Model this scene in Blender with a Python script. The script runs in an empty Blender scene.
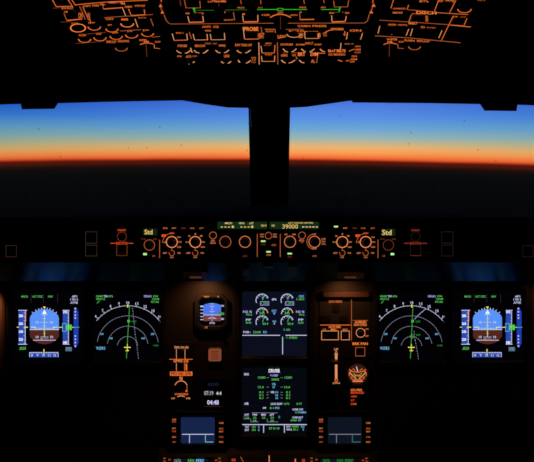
import bpy, math, random
from mathutils import Vector, Matrix

random.seed(7)
scene = bpy.context.scene
COL = scene.collection
R = math.radians
EYE = 1.15
PITCH = R(10.86)
F = 534.0
CAM = Vector((0, 0, EYE))
FWD = Vector((0, math.cos(PITCH), -math.sin(PITCH)))
UP = Vector((0, math.sin(PITCH), math.cos(PITCH)))
RT = Vector((1, 0, 0))

def W(px, py, d):
    """point of the cockpit d metres ahead of the eye, seen in direction (px, py)"""
    return CAM + d * (FWD + RT * ((px - 267) / F) + UP * ((231 - py) / F))

# ------------------------------------------------------------------ materials
def lin(c):
    return tuple((x / 255 / 12.92) if x / 255 <= 0.04045 else ((x / 255 + 0.055) / 1.055) ** 2.4 for x in c) + (1.0,)

MATS = {}
def surf(name, rgb, rough=0.5, spec=0.4, metal=0.0, bump=0.0, bscale=80.0, var=0.25):
    if name in MATS: return MATS[name]
    m = bpy.data.materials.new(name); m.use_nodes = True
    nt = m.node_tree; b = nt.nodes['Principled BSDF']
    tc = nt.nodes.new('ShaderNodeTexCoord')
    nz = nt.nodes.new('ShaderNodeTexNoise'); nz.inputs['Scale'].default_value = bscale; nz.inputs['Detail'].default_value = 4
    nt.links.new(tc.outputs['Object'], nz.inputs['Vector'])
    rp = nt.nodes.new('ShaderNodeValToRGB')
    c = lin(rgb)
    rp.color_ramp.elements[0].color = tuple(x * (1 - var) for x in c[:3]) + (1,)
    rp.color_ramp.elements[1].color = tuple(min(1, x * (1 + var)) for x in c[:3]) + (1,)
    nt.links.new(nz.outputs['Fac'], rp.inputs['Fac'])
    nt.links.new(rp.outputs['Color'], b.inputs['Base Color'])
    b.inputs['Roughness'].default_value = rough
    b.inputs['Metallic'].default_value = metal
    b.inputs['Specular IOR Level'].default_value = spec
    if bump:
        bp = nt.nodes.new('ShaderNodeBump'); bp.inputs['Strength'].default_value = bump; bp.inputs['Distance'].default_value = 0.001
        nt.links.new(nz.outputs['Fac'], bp.inputs['Height'])
        nt.links.new(bp.outputs['Normal'], b.inputs['Normal'])
    MATS[name] = m
    return m

def lit(name, rgb, strength=1.0, sample=False):
    """a backlit legend or a patch of a display"""
    if name in MATS: return MATS[name]
    m = bpy.data.materials.new(name); m.use_nodes = True
    nt = m.node_tree
    for n in list(nt.nodes): nt.nodes.remove(n)
    out = nt.nodes.new('ShaderNodeOutputMaterial'); e = nt.nodes.new('ShaderNodeEmission')
    e.inputs['Color'].default_value = lin(rgb); e.inputs['Strength'].default_value = strength
    nt.links.new(e.outputs[0], out.inputs[0])
    m.cycles.emission_sampling = 'AUTO' if sample else 'NONE'
    MATS[name] = m
    return m

PANEL = surf('black_panel_paint', (30, 29, 28), 0.55, 0.3, bump=0.15, bscale=900)
PLATE = surf('dark_faceplate', (24, 24, 24), 0.6, 0.25, bump=0.1, bscale=900)
BEZEL = surf('bezel_plastic', (20, 20, 21), 0.5, 0.35, bump=0.1, bscale=700)
KNOB = surf('knob_plastic', (18, 18, 18), 0.45, 0.4)
BTN = surf('button_plastic', (16, 16, 17), 0.4, 0.4)
LEATHER = surf('glareshield_leather', (9, 9, 9), 0.9, 0.05, bump=0.6, bscale=350)
LIP = surf('glareshield_underside', (6, 6, 7), 0.26, 0.16, bscale=40)
LINER = surf('dark_liner', (13, 13, 14), 0.8, 0.2, bump=0.3, bscale=120)
POST = surf('post_trim', (20, 18, 16), 0.6, 0.3, bump=0.1, bscale=200)
FLOORM = surf('floor_carpet', (18, 18, 20), 0.95, 0.1, bump=0.8, bscale=500)
nt = LIP.node_tree; _g = nt.nodes.new('ShaderNodeBsdfGlossy'); _g.inputs['Color'].default_value = (0.22, 0.7, 1.0, 1); _g.inputs['Roughness'].default_value = 0.27
_m = nt.nodes.new('ShaderNodeMixShader'); _m.inputs[0].default_value = 0.085; nt.nodes['Principled BSDF'].inputs['Specular IOR Level'].default_value = 0.0
nt.nodes['Principled BSDF'].inputs['IOR'].default_value = 1.01
nt.links.new(nt.nodes['Principled BSDF'].outputs[0], _m.inputs[1]); nt.links.new(_g.outputs[0], _m.inputs[2]); nt.links.new(_m.outputs[0], nt.nodes['Material Output'].inputs[0])
GLASSB = surf('dark_screen_glass', (6, 6, 8), 0.15, 0.5)
METAL = surf('dull_metal', (90, 88, 85), 0.4, 0.5, metal=0.8)

OR = lit('legend_orange', (250, 118, 52), 0.8)
ORH = lit('legend_orange_bright', (255, 128, 58), 1.05)
ORM = lit('legend_orange_mid', (235, 118, 62), 0.5)
ORD = lit('legend_orange_dim', (200, 92, 50), 0.3)
FOR_ = lit('face_legend_peach', (240, 135, 82), 0.72)
FORH = lit('face_ring_peach', (250, 148, 92), 0.85)
ORT = lit('legend_orange_tan', (250, 160, 105), 0.8)
RED = lit('legend_red_orange', (255, 80, 40), 0.8)
GRYL = lit('legend_grey_dim', (165, 120, 108), 0.105)
GRYX = lit('legend_grey_faint', (150, 120, 105), 0.055)
GRN = lit('display_green', (104, 220, 100), 0.62)
GRNB = lit('display_green_bright', (95, 245, 85), 1.0)
GRND = lit('display_green_dim', (50, 190, 60), 0.42)
GRNX = lit('flow_green', (60, 225, 50), 0.6)
GRNF = lit('flow_green_faint', (70, 200, 60), 0.22)
KEYG = lit('key_green', (190, 255, 150), 0.9)
WHT = lit('display_white', (212, 212, 250), 0.9)
WHTB = lit('display_white_bright', (240, 240, 250), 1.25)
WHTM = lit('display_white_mid', (205, 208, 235), 0.7)
WHTD = lit('display_white_dim', (190, 195, 220), 0.42)
LAV = lit('display_lavender', (175, 170, 250), 0.95)
CYN = lit('display_cyan', (120, 200, 248), 0.8)
BLU = lit('display_blue', (90, 130, 255), 0.9)
YEL = lit('display_yellow', (245, 235, 90), 1.0)
AMB = lit('display_amber', (255, 150, 40), 1.0)
REDD = lit('display_red', (235, 60, 50), 0.9)
SKY = lit('attitude_sky', (92, 150, 255), 0.95, True)
GND = lit('attitude_ground', (84, 38, 28), 1.0, True)
TAPE = lit('tape_blue', (40, 74, 172), 1.0)
TAPEB = lit('tape_blue_deep', (32, 60, 172), 1.0)
ISKY = lit('standby_sky', (78, 122, 240), 0.95, True)
IGND = lit('standby_ground', (120, 62, 52), 1.0, True)
SCRN = lit('screen_black', (2, 2, 5), 1.0)
SCRE = lit('screen_backlight', (11, 15, 29), 1.0, True)
SCRS = lit('screen_backlight_faint', (5, 8, 15), 1.0, True)
SCRD = lit('screen_blue', (22, 36, 74), 1.0, True)
SCRDD = lit('screen_blue_dim', (15, 20, 34), 1.0, True)
LCDB = lit('lcd_green_back', (18, 44, 22), 1.0)
LCDT = lit('lcd_amber_white', (245, 205, 112), 0.85)
LCDW = lit('lcd_warm_white', (240, 205, 150), 0.9)
CLKW = lit('clock_white', (205, 205, 215), 0.8)
CLKD = lit('clock_blue_dim', (28, 32, 60), 1.0)
SALM = lit('button_salmon', (150, 78, 50), 0.72)
SALD = lit('button_salmon_dark', (108, 42, 22), 0.7)

# ------------------------------------------------------------------ frames
class Frame:
    def __init__(s, O, V, lwf=1.0):
        s.O = O; s.U = Vector((1, 0, 0)); s.V = V.normalized(); s.N = s.U.cross(s.V); s.lwf = lwf
        s.M = Matrix((s.U, s.V, s.N)).transposed()
    def L(s, px, py, h=0.0):
        d = FWD + RT * ((px - 267) / F) + UP * ((231 - py) / F)
        o = s.O + s.N * h
        t = (o - CAM).dot(s.N) / d.dot(s.N)
        q = CAM + d * t - s.O
        return q.dot(s.U), q.dot(s.V)
    def sc(s, px, py):
        d = FWD + RT * ((px - 267) / F) + UP * ((231 - py) / F)
        return (s.O - CAM).dot(s.N) / d.dot(s.N) / F
    def world(s, u, v, h=0.0):
        return s.O + s.U * u + s.V * v + s.N * h

def tilt(deg):           # in-plane "up" of a surface leaning away by deg from vertical
    return Vector((0, math.sin(R(deg)), math.cos(R(deg))))

MAIN = Frame(W(267, 366, 1.30), tilt(14))
FACE = Frame(W(267, 241, 1.08), tilt(8))
t_over = (FWD - UP * 0.27)
OVER = Frame(W(267, 5, 0.85), -t_over, 1.0)
PED = Frame(W(267, 456, 1.27), Vector((0, math.cos(R(30)), math.sin(R(30)))))

# ------------------------------------------------------------------ text cache
TEXT = {}
def text_mesh(s, bold):
    k = (s, bold)
    if k in TEXT: return TEXT[k]
    cu = bpy.data.curves.new('t', 'FONT'); cu.body = s; cu.resolution_u = 2; cu.offset = 0.022 if bold else 0.008
    ob = bpy.data.objects.new('t', cu); COL.objects.link(ob)
    dg = bpy.context.evaluated_depsgraph_get()
    me = bpy.data.meshes.new_from_object(ob.evaluated_get(dg))
    v = [(p.co.x, p.co.y) for p in me.vertices]; f = [tuple(p.vertices) for p in me.polygons]
    bpy.data.objects.remove(ob); bpy.data.curves.remove(cu); bpy.data.meshes.remove(me)
    x0 = min(a for a, b in v); x1 = max(a for a, b in v); y0 = min(b for a, b in v); y1 = max(b for a, b in v)
    v = [((a - x0) / max(1e-6, x1 - x0), (b - y0) / max(1e-6, y1 - y0)) for a, b in v]
    TEXT[k] = (v, f)
    return TEXT[k]

# ------------------------------------------------------------------ mesh builder (pixel directions on a frame, heights in metres)
LWK = 0.78
class MB:
    def __init__(s, fr, u0, v0):
        s.fr = fr; s.u0 = u0; s.v0 = v0; s.v = []; s.f = []; s.m = []; s.mats = []
    def mi(s, m):
        if m not in s.mats: s.mats.append(m)
        return s.mats.index(m)
    def add(s, vs, fs, m):
        b = len(s.v); s.v += vs
        k = s.mi(m)
        for f in fs: s.f.append(tuple(b + i for i in f)); s.m.append(k)
        return s
    def P(s, px, py, h=0.0):
        u, v = s.fr.L(px, py, h); return (u - s.u0, v - s.v0, h)
    def poly(s, pts, h, m):
        return s.add([s.P(x, y, h) for x, y in pts], [tuple(range(len(pts)))], m)
    def rect(s, x0, y0, x1, y1, h, m):
        return s.poly([(x0, y1), (x1, y1), (x1, y0), (x0, y0)], h, m)
    def prism(s, pts, h0, h1, m, bev=0.0):
        """solid with the outline pts (counter-clockwise as seen) and a bevelled front edge"""
        n = len(pts)
        P = [s.P(x, y, h1) for x, y in pts]
        cx = sum(p[0] for p in P) / n; cy = sum(p[1] for p in P) / n
        vs = [(p[0], p[1], h0) for p in P]; fs = [tuple(reversed(range(n)))]
        rings = [[i for i in range(n)]]
        def ring(k, h):
            base = len(vs)
            for p in P:
                dx, dy = p[0] - cx, p[1] - cy; l = math.hypot(dx, dy) or 1
                q = max(0, (l - k * 1.3)) / l
                vs.append((cx + dx * q, cy + dy * q, h))
            return list(range(base, base + n))
        if bev:
            rings.append(ring(0, h1 - bev)); rings.append(ring(bev, h1))
        else:
            rings.append(ring(0, h1))
        for a, b in zip(rings, rings[1:]):
            for i in range(n):
                j = (i + 1) % n; fs.append((a[i], a[j], b[j], b[i]))
        fs.append(tuple(rings[-1]))
        return s.add(vs, fs, m)
    def box(s, x0, y0, x1, y1, h0, h1, m, bev=0.0006):
        return s.prism([(x0, y1), (x1, y1), (x1, y0), (x0, y0)], h0, h1, m, bev)
    def rbox(s, x0, y0, x1, y1, r, h0, h1, m, bev=0.0008, n=4):
        pts = []
        for cx, cy, a in ((x0 + r, y1 - r, 180), (x1 - r, y1 - r, 270), (x1 - r, y0 + r, 0), (x0 + r, y0 + r, 90)):
            for k in range(n + 1):
                t = R(a + 90 * k / n); pts.append((cx + r * math.cos(t), cy - r * math.sin(t)))
        return s.prism(pts, h0, h1, m, bev)
    def framebox(s, o, i, h0, h1, m, hin=None, ch=2.0):
        """bezel: ring solid between outer and inner rectangles, chamfered corners, sloping inner lip"""
        hin = h1 if hin is None else hin
        def oc(r, c):
            x0, y0, x1, y1 = r
            return [(x0 + c, y1), (x1 - c, y1), (x1, y1 - c), (x1, y0 + c), (x1 - c, y0), (x0 + c, y0), (x0, y0 + c), (x0, y1 - c)]
        O = oc(o, ch); I = oc(i, ch * 0.5)
        mid = [((a[0] * 0.35 + b[0] * 0.65), (a[1] * 0.35 + b[1] * 0.65)) for a, b in zip(O, I)]
        def up(pts, hp, h): 
            return [s.P(x, y, hp)[:2] + (h,) for x, y in pts]
        vs = up(O, h1, h0) + up(O, h1, h1 - 0.001) + up([(a[0] * .96 + b[0] * .04, a[1] * .96 + b[1] * .04) for a, b in zip(O, I)], h1, h1) + up(mid, h1, h1) + up(I, hin, hin) + up(I, hin, h0)
        fs = []
        n = 8
        for k in range(5):
            for a in range(n):
                b = (a + 1) % n; fs.append((k * n + a, k * n + b, (k + 1) * n + b, (k + 1) * n + a))
        for a in range(n):
            b = (a + 1) % n; fs.append((5 * n + a, 5 * n + b, b, a))
        return s.add(vs, fs, m)
    def line(s, pts, w, h, m, closed=False):
        """ribbon of width w pixels (as seen square on) along pts"""
        Q = [s.P(x, y, h)[:2] for x, y in pts]
        hw = w * LWK * 0.5 * s.fr.sc(pts[0][0], pts[0][1])
        n = len(Q); vs = []
        for i in range(n):
            a = Vector(Q[i - 1]) if (i > 0 or closed) else None
            b = Vector(Q[i]); c = Vector(Q[(i + 1) % n]) if (i < n - 1 or closed) else None
            d1 = (b - a).normalized() if a is not None and (b - a).length > 0 else None
            d2 = (c - b).normalized() if c is not None and (c - b).length > 0 else None
            d1 = d1 or d2; d2 = d2 or d1
            n1 = Vector((-d1.y, d1.x)); n2 = Vector((-d2.y, d2.x))
            t = (n1 + n2); t = t.normalized() if t.length > 0.1 else n1
            k = hw / max(0.5, t.dot(n1))
            vs += [(b.x - t.x * k, b.y - t.y * k, h), (b.x + t.x * k, b.y + t.y * k, h)]
        fs = []
        for i in range(n if closed else n - 1):
            j = (i + 1) % n; fs.append((2 * i, 2 * j, 2 * j + 1, 2 * i + 1))
        return s.add(vs, fs, m)
    def arc(s, cx, cy, r, a0, a1, w, h, m, n=None):
        """true arc on the panel, r and w in pixels at the centre"""
        k = s.fr.sc(cx, cy); c = s.P(cx, cy, h); r0 = (r - w * LWK / 2) * k; r1 = (r + w * LWK / 2) * k
        n = n or max(3, int(abs(a1 - a0) / 12)); vs = []
        for i in range(n + 1):
            t = R(a0 + (a1 - a0) * i / n)
            vs += [(c[0] + r0 * math.cos(t), c[1] + r0 * math.sin(t), h), (c[0] + r1 * math.cos(t), c[1] + r1 * math.sin(t), h)]
        return s.add(vs, [(2 * i, 2 * i + 1, 2 * i + 3, 2 * i + 2) for i in range(n)], m)
    def earc(s, cx, cy, r, a0, a1, w, h, m, asp=0.54):
        n = max(4, int(abs(a1 - a0) / 12)); vs = []; w = w * LWK
        for i in range(n + 1):
            t = R(a0 + (a1 - a0) * i / n)
            for q in (r - w / 2, r + w / 2): vs.append(s.P(cx + q * math.cos(t), cy - q * asp * math.sin(t), h))
        return s.add(vs, [(2 * i, 2 * i + 1, 2 * i + 3, 2 * i + 2) for i in range(n)], m)
    def ring(s, cx, cy, r, w, h, m): return s.arc(cx, cy, r, 0, 360, w, h, m, 32)
    def disc(s, cx, cy, r, h, m, n=24):
        k = s.fr.sc(cx, cy); c = s.P(cx, cy, h)
        return s.add([(c[0] + r * k * math.cos(2 * math.pi * i / n), c[1] + r * k * math.sin(2 * math.pi * i / n), h) for i in range(n)], [tuple(range(n))], m)
    def knob(s, cx, cy, r, h0, h1, m, ribs=0, n=28):
        k = s.fr.sc(cx, cy); c = s.P(cx, cy, h0); rr = r * k
        prof = [(1.0, h0), (1.0, h0 + (h1 - h0) * .25), (.86, h0 + (h1 - h0) * .3), (.80, h0 + (h1 - h0) * .88), (.70, h1), (.0, h1)]
        vs = []; fs = []
        for j, (q, h) in enumerate(prof[:-1]):
            for i in range(n):
                t = 2 * math.pi * i / n
                g = 1 + (0.05 if (i % 2 and 2 <= j <= 3) else 0)
                vs.append((c[0] + rr * q * g * math.cos(t), c[1] + rr * q * g * math.sin(t), h))
        for j in range(len(prof) - 2):
            for i in range(n):
                b = (i + 1) % n; fs.append((j * n + i, j * n + b, (j + 1) * n + b, (j + 1) * n + i))
        fs.append(tuple((len(prof) - 2) * n + i for i in range(n)))
        fs.append(tuple(reversed(range(n))))
        return s.add(vs, fs, m)
    def text(s, t, x0, y0, x1, y1, h, m, bold=True, skew=0.0):
        v, f = text_mesh(t, bold)
        pts = []
        for a, b in v:
            px = x0 + (x1 - x0) * a; py = y1 + (y0 - y1) * b + skew * (px - x0)
            pts.append(s.P(px, py, h))
        return s.add(pts, f, m)
    def build(s, name, parent, label=None):
        me = bpy.data.meshes.new(name); me.from_pydata(s.v, [], s.f)
        for m in s.mats: me.materials.append(m)
        for p, k in zip(me.polygons, s.m): p.material_index = k
        me.update()
        o = bpy.data.objects.new(name, me); COL.objects.link(o)
        if parent is not None: o.parent = parent
        if label: o['label'] = label
        return o

class Thing:
    def __init__(s, fr, name, label, cat, px, py, group=None, h=0.0):
        u, v = fr.L(px, py, 0.0); s.fr = fr; s.u, s.v = u, v
        o = bpy.data.objects.new(name, None); COL.objects.link(o)
        o.empty_display_size = 0.02
        o.matrix_world = Matrix.Translation(fr.world(u, v)) @ fr.M.to_4x4()
        o['label'] = label; o['category'] = cat
        if group: o['group'] = group
        s.o = o
    def mb(s): return MB(s.fr, s.u, s.v)
    def part(s, name, mb, parent=None, label=None): return mb.build(name, parent or s.o, label)

def free_mesh(name, vs, fs, m, loc=(0, 0, 0), label=None, cat=None, kind=None, parent=None, smooth=False, group=None):
    loc = Vector(loc)
    me = bpy.data.meshes.new(name); me.from_pydata([tuple(Vector(v) - loc) for v in vs], [], fs)
    me.materials.append(m); me.update()
    if smooth:
        for p in me.polygons: p.use_smooth = True
    o = bpy.data.objects.new(name, me); COL.objects.link(o); o.location = loc
    if parent is not None:
        o.parent = parent; o.matrix_parent_inverse = Matrix.Translation(parent.location).inverted()
    if label: o['label'] = label
    if cat: o['category'] = cat
    if kind: o['kind'] = kind
    if group: o['group'] = group
    return o

def extrude_yz(name, prof, x0, x1, m, **k):
    """solid with a closed (y,z) outline swept along x"""
    n = len(prof)
    vs = [(x0, a, b) for a, b in prof] + [(x1, a, b) for a, b in prof]
    fs = [tuple(range(n)), tuple(reversed(range(n, 2 * n)))] + [(i, i + n, (i + 1) % n + n, (i + 1) % n) for i in range(n)]
    return free_mesh(name, vs, fs, m, **k)

def yz(p): return (p.y, p.z)

# ------------------------------------------------------------------ the setting
HW = 1.30
def slab(name, lo, hi, m, kind='structure'):
    x0, y0, z0 = lo; x1, y1, z1 = hi
    vs = [(x, y, z) for z in (z0, z1) for y in (y0, y1) for x in (x0, x1)]
    fs = [(0, 2, 3, 1), (4, 5, 7, 6), (0, 1, 5, 4), (2, 6, 7, 3), (0, 4, 6, 2), (1, 3, 7, 5)]
    return free_mesh(name, vs, fs, m, kind=kind)

slab('floor', (-HW, -1.2, -0.06), (HW, 1.95, 0.0), FLOORM)
slab('wall_back', (-HW, -1.26, 0.0), (HW, -1.2, 1.95), LINER)
slab('wall_left', (-HW - 0.06, -1.26, 0.0), (-HW, 1.95, 1.95), LINER)
slab('wall_right', (HW, -1.26, 0.0), (HW + 0.06, 1.95, 1.95), LINER)
HEADD = 1.44
hd_top = yz(W(267, 84, HEADD))
cf = yz(OVER.world(0, OVER.L(267, 66)[1], -0.022))
ce = yz(OVER.world(0, 0.42, -0.022))
prof = [(hd_top[0] + 0.10, hd_top[1]), (hd_top[0], hd_top[1]), cf, ce, (-1.2, ce[1] + 0.06)]
top = [(a, b + 0.03) for a, b in reversed(prof)]
extrude_yz('ceiling', prof + top, -HW, HW, LINER, kind='structure')

# window header: its lower edge is the outline against the sky
edge = [(-150, 111), (-60, 107), (0, 104.2), (22, 103.6), (57, 103), (100, 101.8), (150, 100.8), (181, 100.2), (205, 104.3), (228, 107.6), (249, 108),
        (267, 108), (290, 107.8), (306, 107), (330, 103.6), (354, 100.2), (355.6, 102.4), (400, 102.8), (440, 103.2), (484, 104), (534, 105), (600, 108), (684, 111)]
vs = []; fs = []
for x, y in edge:
    a = W(x, y, HEADD); b = W(x, 80, HEADD - 0.01)
    vs += [tuple(a), tuple(b), (b.x, b.y + 0.12, b.z + 0.0), (a.x, a.y + 0.05, a.z + 0.002)]
n = len(edge)
for i in range(n - 1):
    for k in range(4):
        j = (k + 1) % 4; fs.append((4 * i + k, 4 * i + j, 4 * i + 4 + j, 4 * i + 4 + k))
fs += [(3, 2, 1, 0), (4 * n - 4, 4 * n - 3, 4 * n - 2, 4 * n - 1)]
free_mesh('trim_1', vs, fs, LINER, kind='structure')

# centre post, a tapered solid with rounded corners leaning back with the windshield
def post(name, xt0, xt1, yt, dt, xb0, xb1, yb, db, thick=0.10):
    vs = []
    for (x0, x1, y, d) in ((xt0, xt1, yt, dt), (xb0, xb1, yb, db)):
        a = W(x0, y, d); b = W(x1, y, d); e = 0.012
        for p in ((a.x, a.y + e), (a.x + e, a.y), (b.x - e, b.y), (b.x, b.y + e), (b.x - 0.01, b.y + thick), (a.x + 0.01, a.y + thick)):
            vs.append((p[0], p[1], a.z))
    fs = [tuple(reversed(range(6))), tuple(range(6, 12))] + [(i, (i + 1) % 6, (i + 1) % 6 + 6, i + 6) for i in range(6)]
    return free_mesh(name, vs, fs, POST, kind='structure')
post('trim_2', 248, 290.6, 99, 1.475, 251.5, 287.6, 240, 1.72)
post('trim_3', -150, -112, 99, 1.42, -135, -100, 262, 1.55)
post('trim_4', 646, 684, 99, 1.42, 634, 669, 262, 1.55)

sa = W(249.2, 108.8, 1.475); sb = W(250.4, 127, 1.475)  # pale tan sliver added for the highlight on the post's left edge
free_mesh('trim_highlight', [tuple(sa), (sa.x + 0.005, sa.y - 0.014, sa.z), (sb.x + 0.004, sb.y - 0.014, sb.z), tuple(sb), (sa.x + 0.006, sa.y + 0.01, sa.z), (sb.x + 0.006, sb.y + 0.01, sb.z)],
          [(0, 3, 2, 1), (0, 4, 5, 3), (1, 2, 5, 4), (0, 1, 4), (3, 5, 2)], surf('post_highlight_tan', (215, 170, 130), 0.5, 0.4), kind='structure')
gm = bpy.data.materials.new('windshield_glass'); gm.use_nodes = True
nt = gm.node_tree
for q in list(nt.nodes): nt.nodes.remove(q)
out = nt.nodes.new('ShaderNodeOutputMaterial'); mix = nt.nodes.new('ShaderNodeMixShader'); mix2 = nt.nodes.new('ShaderNodeMixShader')
tr = nt.nodes.new('ShaderNodeBsdfTransparent'); tr.inputs['Color'].default_value = (0.985, 0.99, 0.99, 1)
gl = nt.nodes.new('ShaderNodeBsdfGlossy'); gl.inputs['Roughness'].default_value = 0.04
df = nt.nodes.new('ShaderNodeBsdfTranslucent'); df.inputs['Color'].default_value = (0.6, 0.58, 0.55, 1)
fr_ = nt.nodes.new('ShaderNodeFresnel'); fr_.inputs['IOR'].default_value = 1.12
tc = nt.nodes.new('ShaderNodeTexCoord'); vo = nt.nodes.new('ShaderNodeTexVoronoi'); vo.inputs['Scale'].default_value = 20
mp = nt.nodes.new('ShaderNodeMapping'); mp.inputs['Scale'].default_value = (1, 0.8, 1)
sx = nt.nodes.new('ShaderNodeSeparateXYZ'); cx_ = nt.nodes.new('ShaderNodeCombineXYZ'); vo.voronoi_dimensions = '2D'
nt.links.new(tc.outputs['Object'], sx.inputs[0]); nt.links.new(sx.outputs['X'], cx_.inputs['X']); nt.links.new(sx.outputs['Z'], cx_.inputs['Y'])
nt.links.new(cx_.outputs[0], mp.inputs['Vector']); nt.links.new(mp.outputs['Vector'], vo.inputs['Vector'])
cmp_ = nt.nodes.new('ShaderNodeMapRange'); cmp_.inputs['From Min'].default_value = 0.02; cmp_.inputs['From Max'].default_value = 0.075
cmp_.inputs['To Min'].default_value = 0.32; cmp_.inputs['To Max'].default_value = 0.0
nt.links.new(vo.outputs['Distance'], cmp_.inputs['Value'])
sepc = nt.nodes.new('ShaderNodeSeparateColor'); nt.links.new(vo.outputs['Color'], sepc.inputs[0])
gt = nt.nodes.new('ShaderNodeMath'); gt.operation = 'GREATER_THAN'; gt.inputs[1].default_value = 0.8
nt.links.new(sepc.outputs[0], gt.inputs[0])
mu = nt.nodes.new('ShaderNodeMath'); mu.operation = 'MULTIPLY'
nt.links.new(cmp_.outputs[0], mu.inputs[0]); nt.links.new(gt.outputs[0], mu.inputs[1])
nt.links.new(fr_.outputs[0], mix.inputs[0]); nt.links.new(tr.outputs[0], mix.inputs[1]); nt.links.new(gl.outputs[0], mix.inputs[2])
nt.links.new(mu.outputs[0], mix2.inputs[0]); nt.links.new(mix.outputs[0], mix2.inputs[1]); nt.links.new(df.outputs[0], mix2.inputs[2])
nt.links.new(mix2.outputs[0], out.inputs[0])

gm2 = gm.copy(); gm2.name = 'windshield_glass_clean'
for _l in list(gm2.node_tree.links):
    if _l.to_node.type == 'MIX_SHADER' and _l.from_node.type == 'MATH': gm2.node_tree.links.remove(_l); _l = None; break
for _n in gm2.node_tree.nodes:
    if _n.type == 'MIX_SHADER' and not _n.inputs[0].is_linked: _n.inputs[0].default_value = 0.0
def pane(name, q):
    t = 0.014
    vs = [tuple(p) for p in q] + [(p.x, p.y + t, p.z) for p in q]
    fs = [(0, 1, 2, 3), (7, 6, 5, 4), (0, 4, 5, 1), (1, 5, 6, 2), (2, 6, 7, 3), (3, 7, 4, 0)]
    o = free_mesh(name, vs, fs, gm, loc=q[0], kind='structure'); o.data.materials.append(gm2)
    for p in o.data.polygons: p.material_index = 0 if p.index == 1 else 1
    return o
pane('window_1', [W(-128, 258, 1.56), W(252.5, 238, 1.735), W(247.5, 97, 1.515), W(-132, 97, 1.455)])
pane('window_2', [W(286.5, 238, 1.735), W(662, 258, 1.56), W(666, 97, 1.455), W(291, 97, 1.515)])

# bulkhead under the windshield, closes the nose
bk = W(267, 232, 1.78)
slab('wall_front', (-HW, bk.y, 0.0), (HW, bk.y + 0.06, bk.z), LINER)

# visor clips on the header
def visor2(label, pts):
    vs = [tuple(W(x, y, HEADD - 0.035)) for x, y in pts]
    vs += [(p[0], p[1] + 0.007, p[2]) for p in vs]
    k = len(pts)
    fs = [tuple(range(k)), tuple(reversed(range(k, 2 * k)))] + [(i, i + k, (i + 1) % k + k, (i + 1) % k) for i in range(k)]
    return free_mesh('sun_visor_rail', vs, fs, POST, loc=W(pts[0][0], 99, HEADD - 0.02), label=label, cat='clip', group='sun visor clips')
visor2('black sun visor clip hanging over the upper edge of the left windshield', [(20.5, 97), (20.5, 103), (21.8, 109.2), (53.5, 108.7), (57, 103), (58, 97)])
visor2('black sun visor clip hanging over the upper edge of the right windshield', [(480, 97), (481, 104), (485.5, 110.6), (516.5, 111), (517.5, 104.5), (518, 97)])

# ------------------------------------------------------------------ glareshield
xs = [(-0.98 + 1.96 * i / 40) for i in range(41)]
vs = []; fs = []
def rowpt(x, py, d):
    p = W(267, py, d); return (x, p.y, p.z)
rows_n = 9
for x in xs:
    q = abs(x) / 0.55
    hump = 206.5 + 7.5 * q ** 1.7 + 1.0 * q
    topy = 217.6 + 1.5 * q
    pts = [(261.2, 1.0826), (topy + 3.0, 1.0796), (topy + 0.6, 1.084), (topy - 1.5, 1.098), ((topy + hump) / 2 - 1.5, 1.20), (hump, 1.36), (hump + 6, 1.62), (hump + 24, 1.62), (280.5, 1.203)]
    vs += [rowpt(x, y, d) for y, d in pts]
n = len(xs)
for i in range(n - 1):
    for k in range(rows_n):
        j = (k + 1) % rows_n; fs.append((rows_n * i + k, rows_n * i + rows_n + k, rows_n * i + rows_n + j, rows_n * i + j))
fs += [tuple(range(rows_n)), tuple(reversed(range(rows_n * (n - 1), rows_n * n)))]
gs = free_mesh('glareshield', vs, fs, LEATHER, loc=W(267, 230, 1.2), label='long black padded glareshield hood running across under both windshields', cat='glareshield')
# its glossy underside strip, a part of its own
gu = W(267, 261.4, 1.0832); gb = W(267, 280.3, 1.2025)
dn = Vector((0, -0.387, -0.922)); dn = (UP * -0.922 + FWD * -0.387).normalized() * 0.002
extrude_yz('lower_lip', [yz(gu), yz(gb), yz(gb + dn), yz(gu + dn)], -0.97, 0.97, LIP, loc=W(267, 270, 1.14), parent=gs, label='glossy underside strip of the glareshield')

# things hung from the lip
LIPF = Frame(gu + dn, -(gb - gu).normalized())   # runs up towards the pilot edge
def lip_box(name, label, cat, x0, y0, x1, y1, h, m, group=None):
    t = Thing(LIPF, name, label, cat, (x0 + x1) / 2, (y0 + y1) / 2, group)
    b = t.mb(); b.prism([(x0, y1), (x1, y1), (x1, y0), (x0, y0)], 0.0002, h, m, 0.0008); t.part('housing', b)
    return t
lip_box('reading_light', 'small square black box under the glareshield above the right gauges of the upper centre screen', 'light', 288.5, 266.5, 297, 277, 0.012, BTN)
lip_box('microphone_box', 'small dark box under the glareshield above the upper left corner of the upper centre screen', 'box', 243, 268, 249, 277, 0.012, BTN)
lip_box('slot_plate', 'thin dark slot under the glareshield just above the middle of the upper centre screen', 'slot', 263, 266, 273.5, 269, 0.004, BTN)

# ------------------------------------------------------------------ main instrument panel
t = Thing(MAIN, 'instrument_panel', 'wide black main instrument panel carrying all the screens below the glareshield', 'panel', 267, 450)
b = t.mb(); b.box(-95, 276, 629, 452, -0.03, 0.0, PANEL); t.part('panel_board', b)
for x, y in ((231.2, 292), (231.2, 372), (317.4, 292), (317.4, 372), (40, 371), (128, 371), (412, 371), (494, 371)):
    b = t.mb(); b.knob(x, y, 0.9, 0.0, 0.0012, METAL, n=10); t.part('screw', b)

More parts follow.
